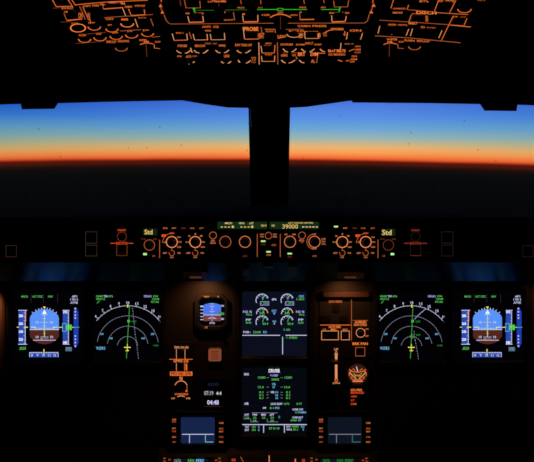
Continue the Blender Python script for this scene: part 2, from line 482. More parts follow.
# -- displays
EPS = 0.0003
S0 = 0.003
def display(name, label, cat, o, i, scr, group=None, hb=0.009, ch=3.0):
    t = Thing(MAIN, name, label, cat, (o[0] + o[2]) / 2, o[3], group)
    b = t.mb(); b.framebox(o, i, 0.0002, hb, BEZEL, hin=S0 + 0.0015, ch=ch); t.part('bezel', b)
    b = t.mb(); b.rect(i[0] - 1, i[1] - 1, i[2] + 1, i[3] + 1, S0, scr); s = t.part('screen', b)
    return t, s

def pfd(dx, label):
    t, s = display('primary_flight_display', label, 'display', (5.4 + dx, 285, 88 + dx, 366), (11.5 + dx, 290.5, 81 + dx, 360.5), SCRN, 'primary flight displays')
    X = lambda v: v + dx
    h = S0 + EPS; h2 = h + EPS; h3 = h2 + EPS; h4 = h3 + EPS
    # attitude ball
    b = t.mb(); cx, cy, r = X(44.4), 326.6, 17.6; hw = 14.5; hz = 329.6
    def clip(a0, a1, n=20):
        P = []
        for k in range(n + 1):
            a = R(a0 + (a1 - a0) * k / n); P.append((max(cx - hw, min(cx + hw, cx + r * math.cos(a))), cy - r * math.sin(a)))
        return P
    ah = math.degrees(math.asin((cy - hz) / r))
    b.poly(clip(ah, 180 - ah), h, SKY)
    b.poly(clip(180 - ah, 360 + ah), h, GND)
    b.line([(cx - hw, hz), (cx + hw, hz)], 0.9, h2, WHT)
    for y, w, m in ((314.8, 3.4, WHT), (318.5, 1.6, WHT), (322.3, 4.2, WHT), (326, 1.6, WHT), (333.2, 1.6, WHTD), (337, 4.0, WHT)):
        b.line([(cx - w, y), (cx + w, y)], 0.55, h2, m)
    for y in (322.3, 337):
        b.text('10', cx - 8.6, y - 1.2, cx - 5.8, y + 1.2, h2, WHT); b.text('10', cx + 5.8, y - 1.2, cx + 8.6, y + 1.2, h2, WHT)
    b.line([(cx - 11.2, 340.2), (cx + 11.2, 340.2)], 0.8, h2, WHT)
    b.text('P', cx - 4, 338.2, cx + 4, 339.6, h2, WHTD)
    b.line([(cx, 311), (cx, 337)], 1.1, h3, lit('flight_director', (205, 235, 165), 0.8))
    b.line([(cx - 7, 328.3), (cx + 7, 328.3)], 0.8, h3, lit('flight_director', (205, 235, 165), 0.8))
    b.poly([(cx - 2.2, 313.8), (cx + 2.2, 313.8), (cx, 309.6)], h3, WHTB)
    for sg in (-1, 1):
        b.line([(cx + sg * 13.6, 327.2), (cx + sg * 8.8, 327.2), (cx + sg * 8.8, 329.2)], 0.9, h3, YEL)
    for a in (-40, -28, -18, -9, 9, 18, 28, 40):
        u = (math.sin(R(a)), -math.cos(R(a)))
        b.line([(cx + u[0] * 17.4, cy + u[1] * 17.4), (cx + u[0] * 19.2, cy + u[1] * 19.2)], 0.8, h2, WHT)
    b.poly([(cx - 1.5, 306.6), (cx + 1.5, 306.6), (cx, 308.9)][::-1], h3, YEL)
    t.part('attitude_indicator', b, s, 'blue over brown attitude indicator')
    # speed tape
    b = t.mb(); b.rect(X(18.6), 310.5, X(25), 344, h, TAPE); b.line([(X(25.2), 310), (X(25.2), 344.5)], 0.8, h2, WHT)
    b.line([(X(18.2), 310.3), (X(27), 310.3)], 0.8, h2, WHT); b.line([(X(18.2), 344.3), (X(27), 344.3)], 0.8, h2, WHT)
    for y, s_ in ((315.8, '280'), (323.6, '260'), (331.6, '240'), (339.4, '220')):
        b.text(s_, X(18.8), y - 1.4, X(23), y + 1.4, h2, WHTB)
    for k in range(9): b.line([(X(23.6), 313 + k * 3.8), (X(25), 313 + k * 3.8)], 0.6, h2, WHT)
    for k in range(6): b.rect(X(25.4), 310.6 + k * 1.9, X(26.5), 311.7 + k * 1.9, h2, REDD)
    b.line([(X(16.8), 327.2), (X(19), 327.2)], 0.8, h2, YEL); b.line([(X(23.8), 327.2), (X(28), 327.2)], 1.1, h3, YEL)
    b.text('.820', X(19), 346.8, X(26), 349.8, h2, GRN)
    t.part('speed_tape', b, s, 'blue speed tape with white numbers')
    # altitude tape
    b = t.mb(); b.rect(X(62.8), 310.5, X(68.4), 344, h, TAPE); b.line([(X(68.5), 310), (X(68.5), 344.5)], 0.7, h2, WHT)
    b.line([(X(62.6), 310.3), (X(69.5), 310.3)], 0.7, h2, WHT); b.line([(X(62.6), 344.3), (X(69.5), 344.3)], 0.7, h2, WHT)
    b.text('395', X(63), 310.8, X(67.4), 313.4, h2, WHTB); b.text('385', X(63), 341.2, X(67.4), 343.8, h2, WHTB)
    for k in range(9): b.line([(X(67.4), 314 + k * 3.3), (X(68.4), 314 + k * 3.3)], 0.5, h2, WHT)
    b.rect(X(66.2), 324.5, X(71.8), 330.2, h2, lit('readout_green', (62, 176, 58), 0.9))
    b.text('390', X(66.4), 325.4, X(69.4), 329.4, h3, GRNB); b.text('00', X(69.8), 324.9, X(71.6), 329.9, h3, GRNB)
    b.line([(X(62.6), 323.4), (X(66), 323.4), (X(66), 331.4), (X(62.6), 331.4)], 0.7, h2, CYN, True)
    b.line([(X(58.9), 327.3), (X(62.4), 327.3)], 0.9, h2, YEL); b.line([(X(72), 327.3), (X(73.6), 327.3)], 0.9, h2, YEL)
    b.line([(X(65.8), 347.4), (X(71.6), 347.4), (X(71.6), 350.8), (X(65.8), 350.8)], 0.5, h2, WHTD, True)
    b.text('STD', X(66.3), 347.8, X(71.1), 350.4, h2, CYN)
    t.part('altitude_tape', b, s, 'blue altitude tape with green readout')
    b = t.mb()
    b.poly([(X(73.6), 345), (X(75.8), 348), (X(78.4), 343), (X(78.4), 312), (X(75.8), 307), (X(73.6), 310)], h, TAPEB)
    for y in (308.6, 311.8, 315.2, 318, 336, 339.3, 342.6, 346):
        b.rect(X(74.6), y - 0.7, X(76), y + 0.7, h2, WHT)
    b.line([(X(73.8), 327.3), (X(79.4), 327.3)], 0.8, h3, GRN)
    t.part('vertical_speed_scale', b, s, 'deep blue vertical speed scale')
    # heading
    b = t.mb(); b.rect(X(29.6), 352.6, X(58.2), 357.2, h, TAPE); b.line([(X(29.6), 357.2), (X(29.6), 352.5), (X(58.2), 352.5), (X(58.2), 357.2)], 0.7, h2, WHT)
    for k in range(11): b.line([(X(31 + k * 2.6), 352.6), (X(31 + k * 2.6), 353.9)], 0.5, h2, WHT)
    for k, s_ in enumerate(('8', '9', '10', '11', '12')):
        b.text(s_, X(31.2 + k * 5.6), 354, X(32.8 + k * 5.6 + (0.8 if k > 1 else 0)), 356.6, h2, WHT)
    b.line([(X(43.9), 349), (X(43.9), 354.6)], 1.0, h3, YEL); b.line([(X(42.6), 352.6), (X(45.4), 352.6)], 0.7, h3, GRN)
    t.part('heading_scale', b, s, 'blue heading scale')
    # mode annunciator
    b = t.mb()
    b.text('MACH', X(21.4), 295.4, X(27.8), 297.6, h, GRN); b.text('ALT CRZ', X(32.2), 295.4, X(42.6), 297.6, h, GRN); b.text('NAV', X(48.2), 295.4, X(53), 297.6, h, GRN)
    for x in (31, 43.6, 57.6): b.line([(X(x), 294), (X(x), 303)], 0.5, h, lit('separator_grey', (70, 75, 85), 0.4))
    t.part('mode_annunciator', b, s, 'green flight mode words')
    b = t.mb(); b.text('AP1', X(71.8), 295.3, X(77), 297.5, h, WHT); b.text('1 FD 2', X(70.4), 298.4, X(78), 300.5, h, WHT); b.text('A/THR', X(70.4), 301.5, X(78), 303.7, h, WHT)
    t.part('engagement_status', b, s, 'white autopilot status words')
    return t
pfd(0, 'leftmost screen of the panel, flight display with blue and brown attitude ball')
pfd(443.1, 'rightmost screen of the panel, flight display with blue and brown attitude ball')

def nd(dx, label, right):
    t, s = display('navigation_display', label, 'display', (89.4 + dx, 285.5, 165.6 + dx, 366), (95 + dx, 291.5, 160.5 + dx, 361), SCRN, 'navigation displays')
    X = lambda v: v + dx
    h = S0 + EPS; h2 = h + EPS
    cx, cy = X(127.6), 346.9
    def arc2(r, a0, a1, w, m, dash=None):
        if not dash: b.arc(cx, cy, r, a0, a1, w, h, m, 40)
        else:
            a = a0
            while a < a1: b.arc(cx, cy, r, a, min(a1, a + dash * 0.62), w, h, m, 2); a += dash
    b = t.mb(); arc2(40.8, 39.5, 140.5, 0.7, WHTM)
    for k, s_ in enumerate(('6', '7', '8', '9', '10', '11', '12', '13', '14')):
        a = 140 - 4 - k * 11.6
        c, sn = math.cos(R(a)), -math.sin(R(a))
        b.line([(cx + c * 40.8, cy + sn * 40.8), (cx + c * 42.6, cy + sn * 42.6)], 0.7, h, WHT)
        a2 = a - 5.8
        c2, s2 = math.cos(R(a2)), -math.sin(R(a2))
        b.line([(cx + c2 * 40.8, cy + s2 * 40.8), (cx + c2 * 41.8, cy + s2 * 41.8)], 0.6, h, WHTD)
        x, y = cx + c * 44.2, cy + sn * 44.2; w = 0.7 if len(s_) == 1 else 1.4
        b.text(s_, x - w, y - 1.3, x + w, y + 1.3, h, WHT)
    t.part('compass_arc', b, s, 'white compass arc with numbers')
    b = t.mb()
    arc2(30.8, 9, 171, 0.6, lit('range_white', (185, 190, 220), 0.55), 3.0); arc2(20.5, 9, 171, 0.6, MATS['range_white'], 4.4); arc2(10.3, 6, 174, 0.6, MATS['range_white'], 7.0)
    for x, y, s_ in ((101.8, 334, '240'), (152.6, 334, '240'), (111, 338.2, '160'), (143.2, 338.2, '160')):
        b.text(s_, X(x - 1.7), y - 1.0, X(x + 1.7), y + 1.0, h, CYN)
    t.part('range_rings', b, s, 'dotted range rings')
    b = t.mb(); b.line([(X(126.4), 358.5), (X(129.6 if not right else 128.9), 306)], 0.7, h2, lit('course_green', (85, 205, 75), 0.6))
    b.line([(X(127.8), 304.4), (X(127.8), 307.6)], 1.3, h2, YEL)
    b.rect(X(127.4), 319.8, X(129.8), 322.4, h2, GRN); b.text('WPT', X(131.4), 320.6, X(136.4), 322.8, h2, GRND)
    if right:
        b.line([(X(128), 334.2), (X(130), 336.4), (X(128), 338.4), (X(126), 336.4)], 0.6, h2, GRN, True); b.text('WPT', X(132), 334.2, X(136.6), 336.2, h2, GRND)
        b.line([(X(130.6), 319.2), (X(134), 315.4), (X(142), 308.6)], 0.7, h2, LAV)
    t.part('course_line', b, s, 'green course line')
    b = t.mb()
    pts = [(132.4, 308), (133.6, 318), (135.2, 334), (138.6, 359)] if not right else [(130, 331), (131.2, 340), (134.6, 359.5)]
    for (x0, y0), (x1, y1) in zip(pts, pts[1:]):
        L = math.hypot(x1 - x0, y1 - y0); k = 0.0
        while k < L:
            u0, u1 = k / L, min(1, (k + 1.4) / L)
            b.line([(X(x0 + (x1 - x0) * u0), y0 + (y1 - y0) * u0), (X(x0 + (x1 - x0) * u1), y0 + (y1 - y0) * u1)], 0.6, h2, MATS['range_white']); k += 2.6
    t.part('dotted_track', b, s, 'white dotted track line')
    b = t.mb(); b.line([(X(124), 347.4), (X(130.6), 347.4)], 1.1, h2, YEL); b.line([(X(127.3), 344), (X(127.3), 351.4)], 1.1, h2, YEL); b.line([(X(125.6), 350.6), (X(129), 350.6)], 0.9, h2, YEL)
    t.part('aircraft_symbol', b, s, 'yellow aircraft symbol')
    b = t.mb()
    b.text('GS482', X(96), 295.2, X(103), 297.3, h, GRN); b.text('TAS', X(103.8), 295.2, X(107.6), 297.3, h, WHT); b.text('476', X(108.2), 295.2, X(113), 297.3, h, GRN)
    b.text('083/12', X(96.2), 298, X(105), 300, h, GRN); b.line([(X(97), 303.4), (X(99.6), 300.8)], 0.7, h, GRN)
    b.text('DENAG', X(144), 295.2, X(151.4), 297.3, h, LAV); b.text('104', X(153.2), 295.2, X(158), 297.3, h, GRN)
    b.text('129NM', X(152.2), 298, X(159), 300, h, GRN); b.text('07:36', X(151), 300.8, X(159), 302.8, h, GRN)
    b.text('VOR1', X(96), 346.6, X(105), 349.8, h, CYN); b.text('+0.4R', X(153), 344.6, X(158.4), 346.4, h, GRND)
    t.part('readout', b, s, 'green and white navigation readouts')
    return t
nd(0, 'navigation screen with dotted arcs beside the leftmost screen of the panel', False)
nd(284, 'navigation screen with dotted arcs and two green waypoints beside the rightmost screen of the panel', True)

# -- engine display (upper centre)
t, s = display('engine_display', 'upper centre screen with six small round engine gauges', 'display', (234.5, 284, 314.5, 363.8), (242, 291.6, 307, 356), SCRE)
h = S0 + EPS; h2 = h + EPS
for cx, cxs in ((262.2, 'l'), (287.2, 'r')):
    for row, cy, r in ((0, 300.2, 6.2), (1, 313.6, 5.6), (2, 322.0, 6.2)):
        b = t.mb()
        if row == 1:
            b.arc(cx, cy, r, 40, 185, 0.9, h, WHT); b.arc(cx, cy, r, 5, 40, 1.1, h, AMB)
        else:
            b.arc(cx, cy, r, 20, 205, 0.9, h, WHT); b.arc(cx, cy, r - 1, 15, 45, 0.9, h, BLU)
        for a in (150, 120, 90, 60): b.line([(cx + (r - 1.8) * math.cos(R(a)), cy - (r - 1.8) * math.sin(R(a))), (cx + r * math.cos(R(a)), cy - r * math.sin(R(a)))], 0.6, h2, WHT)
        b.line([(cx + 0.3, cy), (cx + (r + 0.4) * math.cos(R(70)), cy - (r + 0.4) * math.sin(R(70)))], 0.8, h2, GRN)
        if row == 0:
            b.text('1.393', cx - 1.2, cy + 2, cx + 6.0, cy + 4.4, h2, GRN); b.line([(cx - 1.8, cy + 1.4), (cx + 6.6, cy + 1.4), (cx + 6.6, cy + 5), (cx - 1.8, cy + 5)], 0.5, h, LAV, True)
            b.text('10', cx - 0.4, cy - 3.6, cx + 1.6, cy - 1.6, h, LAV)
        elif row == 1: b.text('345', cx - 2.6, cy - 1.8, cx + 2.4, cy + 0.8, h2, GRN)
        else: b.text('86.4', cx + 0.4, cy + 0.6, cx + 6.0, cy + 2.8, h2, GRN)
        t.part('engine_gauge', b, s)
b = t.mb()
b.text('EPR', 272, 298.4, 276.6, 300.4, h, WHT); b.text('EGT', 271.8, 309.8, 276.6, 311.6, h, CYN); b.text('C', 273.4, 312.6, 275, 314.4, h, LAV)
b.poly([(272.4, 312.2), (276.2, 312.2), (274.3, 315.2)][::-1], h, lit('display_blue_violet', (110, 120, 240), 0.7))
b.text('N1', 272.8, 320.4, 276, 322.4, h, CYN); b.text('%', 273.6, 322.8, 275, 324.6, h, WHT)
for x0, x1 in ((243, 252), (296, 304.4)):
    b.text('N2 %', x0, 310.6, x1, 312.8, h, LAV); b.text('90.2', x0 + 3, 313.6, x1, 315.6, h, GRN)
b.text('FF', 246, 318.8, 251, 320.8, h, WHT); b.text('2640', 245.6, 321.6, 251.2, 323.7, h, GRN)
b.text('FF', 298.4, 318.8, 303.4, 320.8, h, WHT); b.text('2620', 298, 321.6, 303.6, 323.7, h, GRN)
b.text('CRZ', 298.6, 295.2, 304, 297.4, h, CYN); b.text('1.401', 296.6, 298, 304, 300.3, h, GRN)
b.text('FOB :', 243.2, 331, 250.6, 333.2, h, WHT); b.text('23640', 253, 331, 260.8, 333.2, h, GRN); b.text('KG', 263.2, 331, 266.6, 333.2, h, CYN)
b.text('S 100', 283.6, 328.6, 290, 330.8, h, GRN)
t.part('readout', b, s, 'green and white fuel and engine readouts')
b = t.mb(); b.line([(242.3, 335.3), (280, 335.3)], 0.9, h, WHT); b.line([(285.6, 335.3), (306.8, 335.3)], 0.9, h, WHT); b.line([(282.6, 336.8), (282.6, 354.4)], 0.9, h, WHT)
t.part('divider_lines', b, s)
b = t.mb(); b.text('AP', 285.6, 336.6, 288, 338.7, h, GRND); b.text('SPEED', 289, 336.6, 297.4, 338.7, h, GRN); t.part('memo_text', b, s)

# -- system display (lower centre)
t, s = display('system_display', 'lower centre screen showing the cruise page in green and white', 'display', (234.5, 364.2, 314.5, 442), (242, 367.6, 307, 433.8), SCRS)
b = t.mb()
b.text('CRUISE', 268.4, 369, 279.6, 371.8, h, WHTB); b.line([(268, 372.4), (280, 372.4)], 0.5, h, WHT)
t.part('page_title', b, s, 'white page title')
b = t.mb(); b.text('ENG', 244.2, 373, 248.8, 375.4, h, WHT); t.part('section_title', b, s)
b = t.mb(); b.text('AIR', 244.2, 402.4, 248.8, 404.8, h, WHT); t.part('section_title', b, s)
b = t.mb()
b.text('F.USED', 270.4, 374.4, 278, 376.4, h, LAV); b.text('24560', 271.4, 378.2, 279, 380.6, h, GRN)
t.part('fuel_lettering', b, s)
for x0 in (258, 284.6):
    b = t.mb(); b.text('12280', x0, 376.4, x0 + 7.4, 378.6, h, GRN); t.part('fuel_lettering', b, s)
b = t.mb(); b.text('OIL', 272, 383, 276, 385, h, CYN); b.text('QT', 272.4, 385.8, 275.2, 388.4, h, CYN)
b.text('13.4', 258, 386, 263.6, 388.2, h, GRN); b.text('13.6', 284.4, 386, 290, 388.2, h, GRN)
for y in (377.5, 387, 392.2, 394.8, 397.8):
    b.line([(266.6, y + .2), (268.8, y)], 0.5, h, WHTD); b.line([(280.6, y), (282.8, y + .2)], 0.5, h, WHTD)
t.part('oil_data', b, s)
b = t.mb()
for y in (391.2, 394.2, 397):
    b.text('0.1', 259.2, y - 0.1, 263.2, y + 2.1, h, GRN); b.text('0.1', 286, y - 0.1, 290, y + 2.1, h, GRN)
b.text('VIB', 270.4, 391.2, 274.2, 393.2, h, WHT); b.text('N1', 275.4, 391.2, 278, 393.2, h, CYN); b.text('N2', 275.4, 394.2, 278, 396.2, h, CYN); b.text('N3', 275.4, 397.1, 278, 399.1, h, CYN)
t.part('vibration_data', b, s)
b = t.mb()
b.text('LDG ELEV', 270.8, 402.8, 282.4, 404.9, h, WHT); b.text('AUTO', 283.6, 402.8, 289.4, 404.9, h, GRN); b.text('0 FT', 296.4, 402.8, 302, 404.9, h, GRN)
b.text('DP', 263, 407, 266.2, 409, h, WHT); b.text('8.1', 269.8, 407, 273.6, 409, h, GRN); b.text('PSI', 275, 407, 279.2, 409, h, CYN)
b.text('CAB V/S', 292.4, 408.4, 303, 410.5, h, WHT); b.text('0', 295.2, 411.4, 296.8, 413.4, h, GRN); b.text('FT/MIN', 298, 411.4, 306, 413.4, h, CYN)
b.text('CAB ALT', 292.4, 416.4, 303, 418.5, h, WHT); b.text('6900', 290.6, 419.3, 296.8, 421.4, h, GRN); b.text('FT', 298.4, 419.3, 301.4, 421.4, h, CYN)
b.line([(251.6, 412.8), (277.8, 412.8)], 0.6, h, WHTD); b.line([(244, 416.2), (244, 418.8), (250, 418.8)], 0.5, h, WHTD)
for x0, x1 in ((250.6, 258.4), (267.2, 278)): b.line([(x0, 418.8), (x0, 421.8), (x1, 421.8)], 0.5, h, WHTD)
for x, a in ((244.4, 'CKPT'), (252.6, 'FWD'), (261.4, 'MID'), (269.6, 'AFT')): b.text(a, x, 413.7, x + 4.6, 415.7, h, WHT)
for x, a in ((245.4, '23'), (253, '22'), (262, '22'), (270.4, '23')): b.text(a, x, 416.6, x + 3.4, 418.6, h, GRN)
for x, a in ((253, '18'), (270.4, '20')): b.text(a, x, 419.6, x + 3.4, 421.6, h, GRN)
b.text('C', 278.4, 416, 280, 418, h, CYN)
t.part('cabin_data', b, s, 'green and white cabin data')
b = t.mb()
b.line([(242.2, 424.6), (306.8, 424.6)], 1.0, h, WHT); b.line([(263.6, 425), (263.6, 432.8)], 0.9, h, WHT); b.line([(284.4, 425), (284.4, 432.8)], 0.9, h, WHT)
b.text('TAT', 244.8, 425.8, 249, 428.0, h, WHT); b.text('SAT', 244.8, 428.8, 249, 431.0, h, WHT); b.text('-21', 251.2, 425.8, 255.4, 428, h, GRN); b.text('-54', 251.2, 428.8, 255.4, 431, h, GRN)
b.text('C', 258, 425.8, 259.6, 428, h, CYN); b.text('C', 258, 428.8, 259.6, 431, h, CYN)
b.text('07 H 19', 269, 427.2, 279.4, 429.6, h, GRN)
b.text('GW', 286.2, 425.6, 290.4, 427.6, h, WHT); b.text('198600', 291.6, 425.4, 298.6, 427.6, h, GRN); b.text('GWCG', 286.4, 428.4, 291.6, 430.5, h, WHT); b.text('30.1', 292.8, 428.4, 298, 430.5, h, GRN)
b.text('KG', 301, 425.6, 304.4, 427.6, h, CYN); b.text('%', 302.4, 428.4, 304, 430.5, h, CYN)
t.part('status_line', b, s, 'white framed status line')

# -- standby instrument
t = Thing(MAIN, 'standby_display', 'small standby horizon screen in an eight-sided case left of the upper centre screen', 'display', 211, 331)
b = t.mb(); b.framebox((194.4, 294, 227.4, 330.6), (199.6, 298.8, 224.4, 325.2), 0.0002, 0.014, BEZEL, hin=0.0085, ch=6.0); t.part('bezel', b)
b = t.mb(); b.rect(199, 298, 225, 326, 0.008, SCRN); s = t.part('screen', b)
h = 0.0084; h2 = 0.0087
b = t.mb()
pts = [(203.2, 315), (221, 315), (221, 306)] + [(212.1 + 8.9 * math.cos(R(a)), 306 - 2.8 * math.sin(R(a))) for a in range(20, 180, 20)] + [(203.2, 306)]
b.poly(pts, h, ISKY); b.rect(203.2, 315, 221, 321, h, IGND); b.line([(203.2, 315), (221, 315)], 0.8, h2, WHT)
for y, w in ((306.5, 2.6), (309, 1.4), (311.5, 2.6), (317.6, 2.6)): b.line([(212.1 - w, y), (212.1 + w, y)], 0.5, h2, WHT)
b.line([(212.1, 303), (212.1, 322)], 0.6, h2, LAV); b.line([(208, 318.4), (211, 318.4)], 0.7, h2, WHT); b.line([(213.4, 318.4), (216.4, 318.4)], 0.7, h2, WHT)
for y in (306.4, 309.8, 313.2, 316.6, 319.6): b.line([(200.4, y), (203.4, y)], 0.9, h2, WHT)
b.text('280', 200.2, 305.4, 203.2, 307.2, h2, WHT); b.text('395', 220.8, 304.9, 224, 306.8, h2, WHT); b.text('385', 220.8, 318, 224, 319.9, h2, WHT)
b.rect(218.6, 312.2, 224.2, 315.2, h2, lit('readout_green_dark', (36, 110, 34), 0.8)); b.text('39000', 218.8, 312.6, 224, 314.9, 0.009, GRN)
b.text('STD', 209.6, 322.2, 214.8, 324, h2, WHT); b.rect(209.4, 303.4, 214.6, 304.2, h2, CYN)
t.part('horizon_image', b, s, 'blue and brown horizon image')
b = t.mb(); b.text('BARO', 204, 295.8, 209.2, 297.4, 0.0143, AMB); b.text('B', 217.6, 295.8, 219, 297.6, 0.0143, ORT); b.text('LS', 205, 326.6, 207.6, 328.6, 0.0143, ORT); b.text('+', 197, 306, 198, 307.4, 0.0143, GRYL)
t.part('lettering', b, None, 'amber button letters')
b = t.mb(); b.knob(220.4, 327.6, 1.8, 0.014, 0.022, KNOB); t.part('knob', b)
for x, y in ((206.4, 297.9), (218.6, 297.9), (206.2, 329)):
    b = t.mb(); b.rbox(x - 2, y - 0.6, x + 2, y + 0.6, 0.3, 0.0141, 0.016, BTN, 0.0003); t.part('push_button', b)

# -- lit square push button
t = Thing(MAIN, 'illuminated_push_button', 'square push button glowing dull salmon beneath the small standby screen', 'button', 214.7, 362)
b = t.mb(); b.rbox(207, 347.6, 222.4, 362.4, 2, 0.0002, 0.003, BTN); t.part('surround', b)
b = t.mb(); b.rbox(208.3, 348.8, 221.2, 361.4, 2, 0.0032, 0.008, SALM, 0.001); s = t.part('lens', b, None, 'glowing salmon lens')
b = t.mb()
for k in range(4): b.line([(211, 351.6 + k * 2.4), (218.6, 351.6 + k * 2.4)], 1.1, 0.0083, SALD)
t.part('caption', b, s)

# -- clock
t = Thing(MAIN, 'clock', 'dark digital clock with two rows of white digits', 'clock', 213, 409)
b = t.mb(); b.framebox((201, 377.6, 226, 409), (203.2, 381, 223.4, 406), 0.0002, 0.006, BEZEL, hin=0.004, ch=2); t.part('bezel', b)
b = t.mb(); b.rect(202.5, 380, 224, 407, 0.003, GLASSB); s = t.part('dial', b)
b = t.mb(); b.text('00:00', 208, 382.6, 218.6, 386, 0.0034, CLKD, False); t.part('chronograph_digits', b, s, 'unlit blue digits')
b = t.mb(); b.text('07:19', 204.2, 391, 213.4, 395.2, 0.0034, CLKW, False); b.text('44', 215.8, 391.4, 221.6, 395.2, 0.0034, CLKW, False); t.part('time_digits', b, s, 'white time digits')
b = t.mb(); b.text('04:48', 207.2, 400, 218.8, 404.8, 0.0034, WHT, True); t.part('elapsed_digits', b, s, 'bright white elapsed time digits')
for x in (204, 222.5):
    b = t.mb(); b.knob(x, 407.4, 1.1, 0.006, 0.009, KNOB, n=12); t.part('push_button', b)

# -- generic legend panel helper
def legends(t, items, h, mat=None, name='lettering', parent=None, label=None, skew=0.0):
    b = t.mb(); mat = mat or OR
    for it in items:
        k = it[0]; m = mat
        if not isinstance(it[-1], (int, float, str, list, tuple)): m = it[-1]; it = it[:-1]
        if k == 't': b.text(it[1], it[2], it[3], it[4], it[5], h, m, True, it[6] if len(it) > 6 else skew)
        elif k == 'l': b.line(it[2], it[1], h, m)
        elif k == 'c': b.line(it[2], it[1], h, m, True)
        elif k == 'a': (b.earc if t.fr is OVER else b.arc)(it[1], it[2], it[3], it[4], it[5], it[6], h, m)
        elif k == 'r': b.earc(it[1], it[2], it[3], 0, 360, it[4], h, m) if t.fr is OVER else b.ring(it[1], it[2], it[3], it[4], h, m)
        elif k == 'b': b.rect(it[1], it[2], it[3], it[4], h, m)
        elif k == 'p': b.poly(it[1], h, m)
    return t.part(name, b, parent, label)
def plate(t, pts, h1=0.0025, m=None, name='faceplate', label=None):
    if len(pts) == 4 and not isinstance(pts[0], tuple):
        x0, y0, x1, y1 = pts; pts = [(x0, y1), (x1, y1), (x1, y0), (x0, y0)]
    b = t.mb(); b.prism(pts, 0.0002, h1, m or PLATE, 0.0006); return t.part(name, b, None, label)
def button(t, x0, y0, x1, y1, h0, h1, m=None, parent=None, label=None):
    b = t.mb(); b.rbox(x0, y0, x1, y1, min(x1 - x0, y1 - y0) * .12, h0, h1, m or BTN, 0.0005, 2); return t.part('push_button', b, parent, label)
def knob(t, x, y, r, h0, h1, pointer=True, m=None):
    b = t.mb(); b.knob(x, y, r, h0, h1, m or KNOB); k = t.part('knob', b)
    return k

# -- switching panel left of the standby instrument
t = Thing(MAIN, 'switching_panel', 'tall dark panel with outlined buttons and an orange selector beside the left navigation screen', 'panel', 181, 402)
plate(t, (167, 342, 195.5, 404))
HP = 0.0029
legends(t, [('t', 'TERR ON ND', 174, 346.2, 188.6, 348.6, ORT), ('l', 0.7, [(176.4, 349), (176.4, 359)], ORT), ('l', 0.7, [(185, 349), (185, 359)], ORT), ('l', 0.8, [(169.4, 359.3), (192.6, 359.3)]),
            ('t', 'GPWS G/S', 173.4, 359.8, 188.4, 362.4, ORH), ('l', 0.7, [(176.4, 363), (176.4, 371)], ORT), ('l', 0.7, [(184.6, 363), (184.6, 371)]), ('t', 'I', 185.6, 363.6, 187.2, 370.4),
            ('b', 170, 371.6, 192.4, 375.8, OR), ('t', 'N', 179.6, 376.4, 182.4, 380.4, ORH)], HP)
legends(t, [('t', 'PFD ND XFR', 171, 372.2, 191.4, 375.2)], HP + .0003, lit('legend_cutout', (70, 20, 6), 1.0), 'caption')
legends(t, [('a', 181, 387.4, 6.4, 20, 160, 1.0, ORT), ('l', 0.9, [(187, 385), (187, 391)], ORM), ('b', 185.6, 390, 187.4, 392), ('t', 'WIPERS', 174.4, 393.2, 188.2, 395.2),
            ('a', 181, 404, 8, 62, 118, 1.0, ORT), ('t', 'LO', 171.4, 397.4, 175, 399.2, ORT), ('t', 'HI', 186.4, 397.4, 190, 399.2, ORT)], HP, OR, 'selector_scale')
button(t, 177.2, 349.8, 184.2, 358.6, 0.0026, 0.006); button(t, 177.2, 363.2, 184, 370.6, 0.0026, 0.006)
knob(t, 180.6, 388.4, 4.2, 0.0026, 0.008); 

# -- landing gear panel
t = Thing(MAIN, 'landing_gear_panel', 'dark warm-lit panel with outlined buttons and gear lights right of the upper centre screen', 'panel', 345, 346)
plate(t, (319.5, 297.6, 371, 358), 0.0025, PANEL)
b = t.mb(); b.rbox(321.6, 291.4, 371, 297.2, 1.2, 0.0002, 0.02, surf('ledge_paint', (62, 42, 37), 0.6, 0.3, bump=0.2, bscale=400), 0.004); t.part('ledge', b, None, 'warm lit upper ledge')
legends(t, [('t', 'LDG GEAR', 329, 300.4, 342.4, 302.6), ('l', 0.8, [(351.5, 299.6), (351.5, 340.6)], ORM), ('l', 0.9, [(320.2, 325), (351, 325)]), ('t', 'AUTO BRK', 328.6, 325.6, 341, 328.2, ORH),
            ('c', 0.8, [(321.6, 331), (338.4, 331), (338.4, 339.8), (321.6, 339.8)], ORT), ('t', 'LO', 322.8, 328.6, 326.2, 330.4), ('t', 'MED', 330.8, 328.6, 336.4, 330.4, ORH),
            ('c', 0.8, [(341.2, 331), (349.4, 331), (349.4, 339.8), (341.2, 339.8)], ORT), ('t', 'MAX', 342.8, 328.6, 347.8, 330.4),
            ('l', 0.6, [(352.6, 320.4), (368, 320.4)], ORM), ('t', 'A/SKID', 354.6, 320.8, 366.4, 323.2, ORH), ('t', 'N/W STRG', 354, 323.6, 366.6, 326, ORH),
            ('r', 360.6, 332.8, 4.4, 0.8, ORT), ('l', 0.7, [(365, 329), (365, 336.6)], ORM), ('t', 'ON', 365.6, 328.2, 368.2, 330), ('t', 'OFF', 365.6, 335.2, 368.4, 337),
            ('t', 'BRK FAN', 352.6, 342.4, 367.8, 345, ORH), ('c', 0.7, [(355.6, 347.4), (364.8, 347.4), (364.8, 356), (355.6, 356)], ORM)], HP)
for x0, y0, x1, y1 in ((332.6, 304, 339.4, 312), (320.8, 315.4, 330.4, 322.4), (339.8, 315.6, 347.4, 322.6), (322.6, 332, 337.4, 338.8), (342.2, 332, 348.4, 338.8), (356.6, 348.4, 363.8, 355)):
    button(t, x0, y0, x1, y1, 0.0026, 0.0055)
knob(t, 360.6, 332.8, 3.0, 0.0026, 0.009)

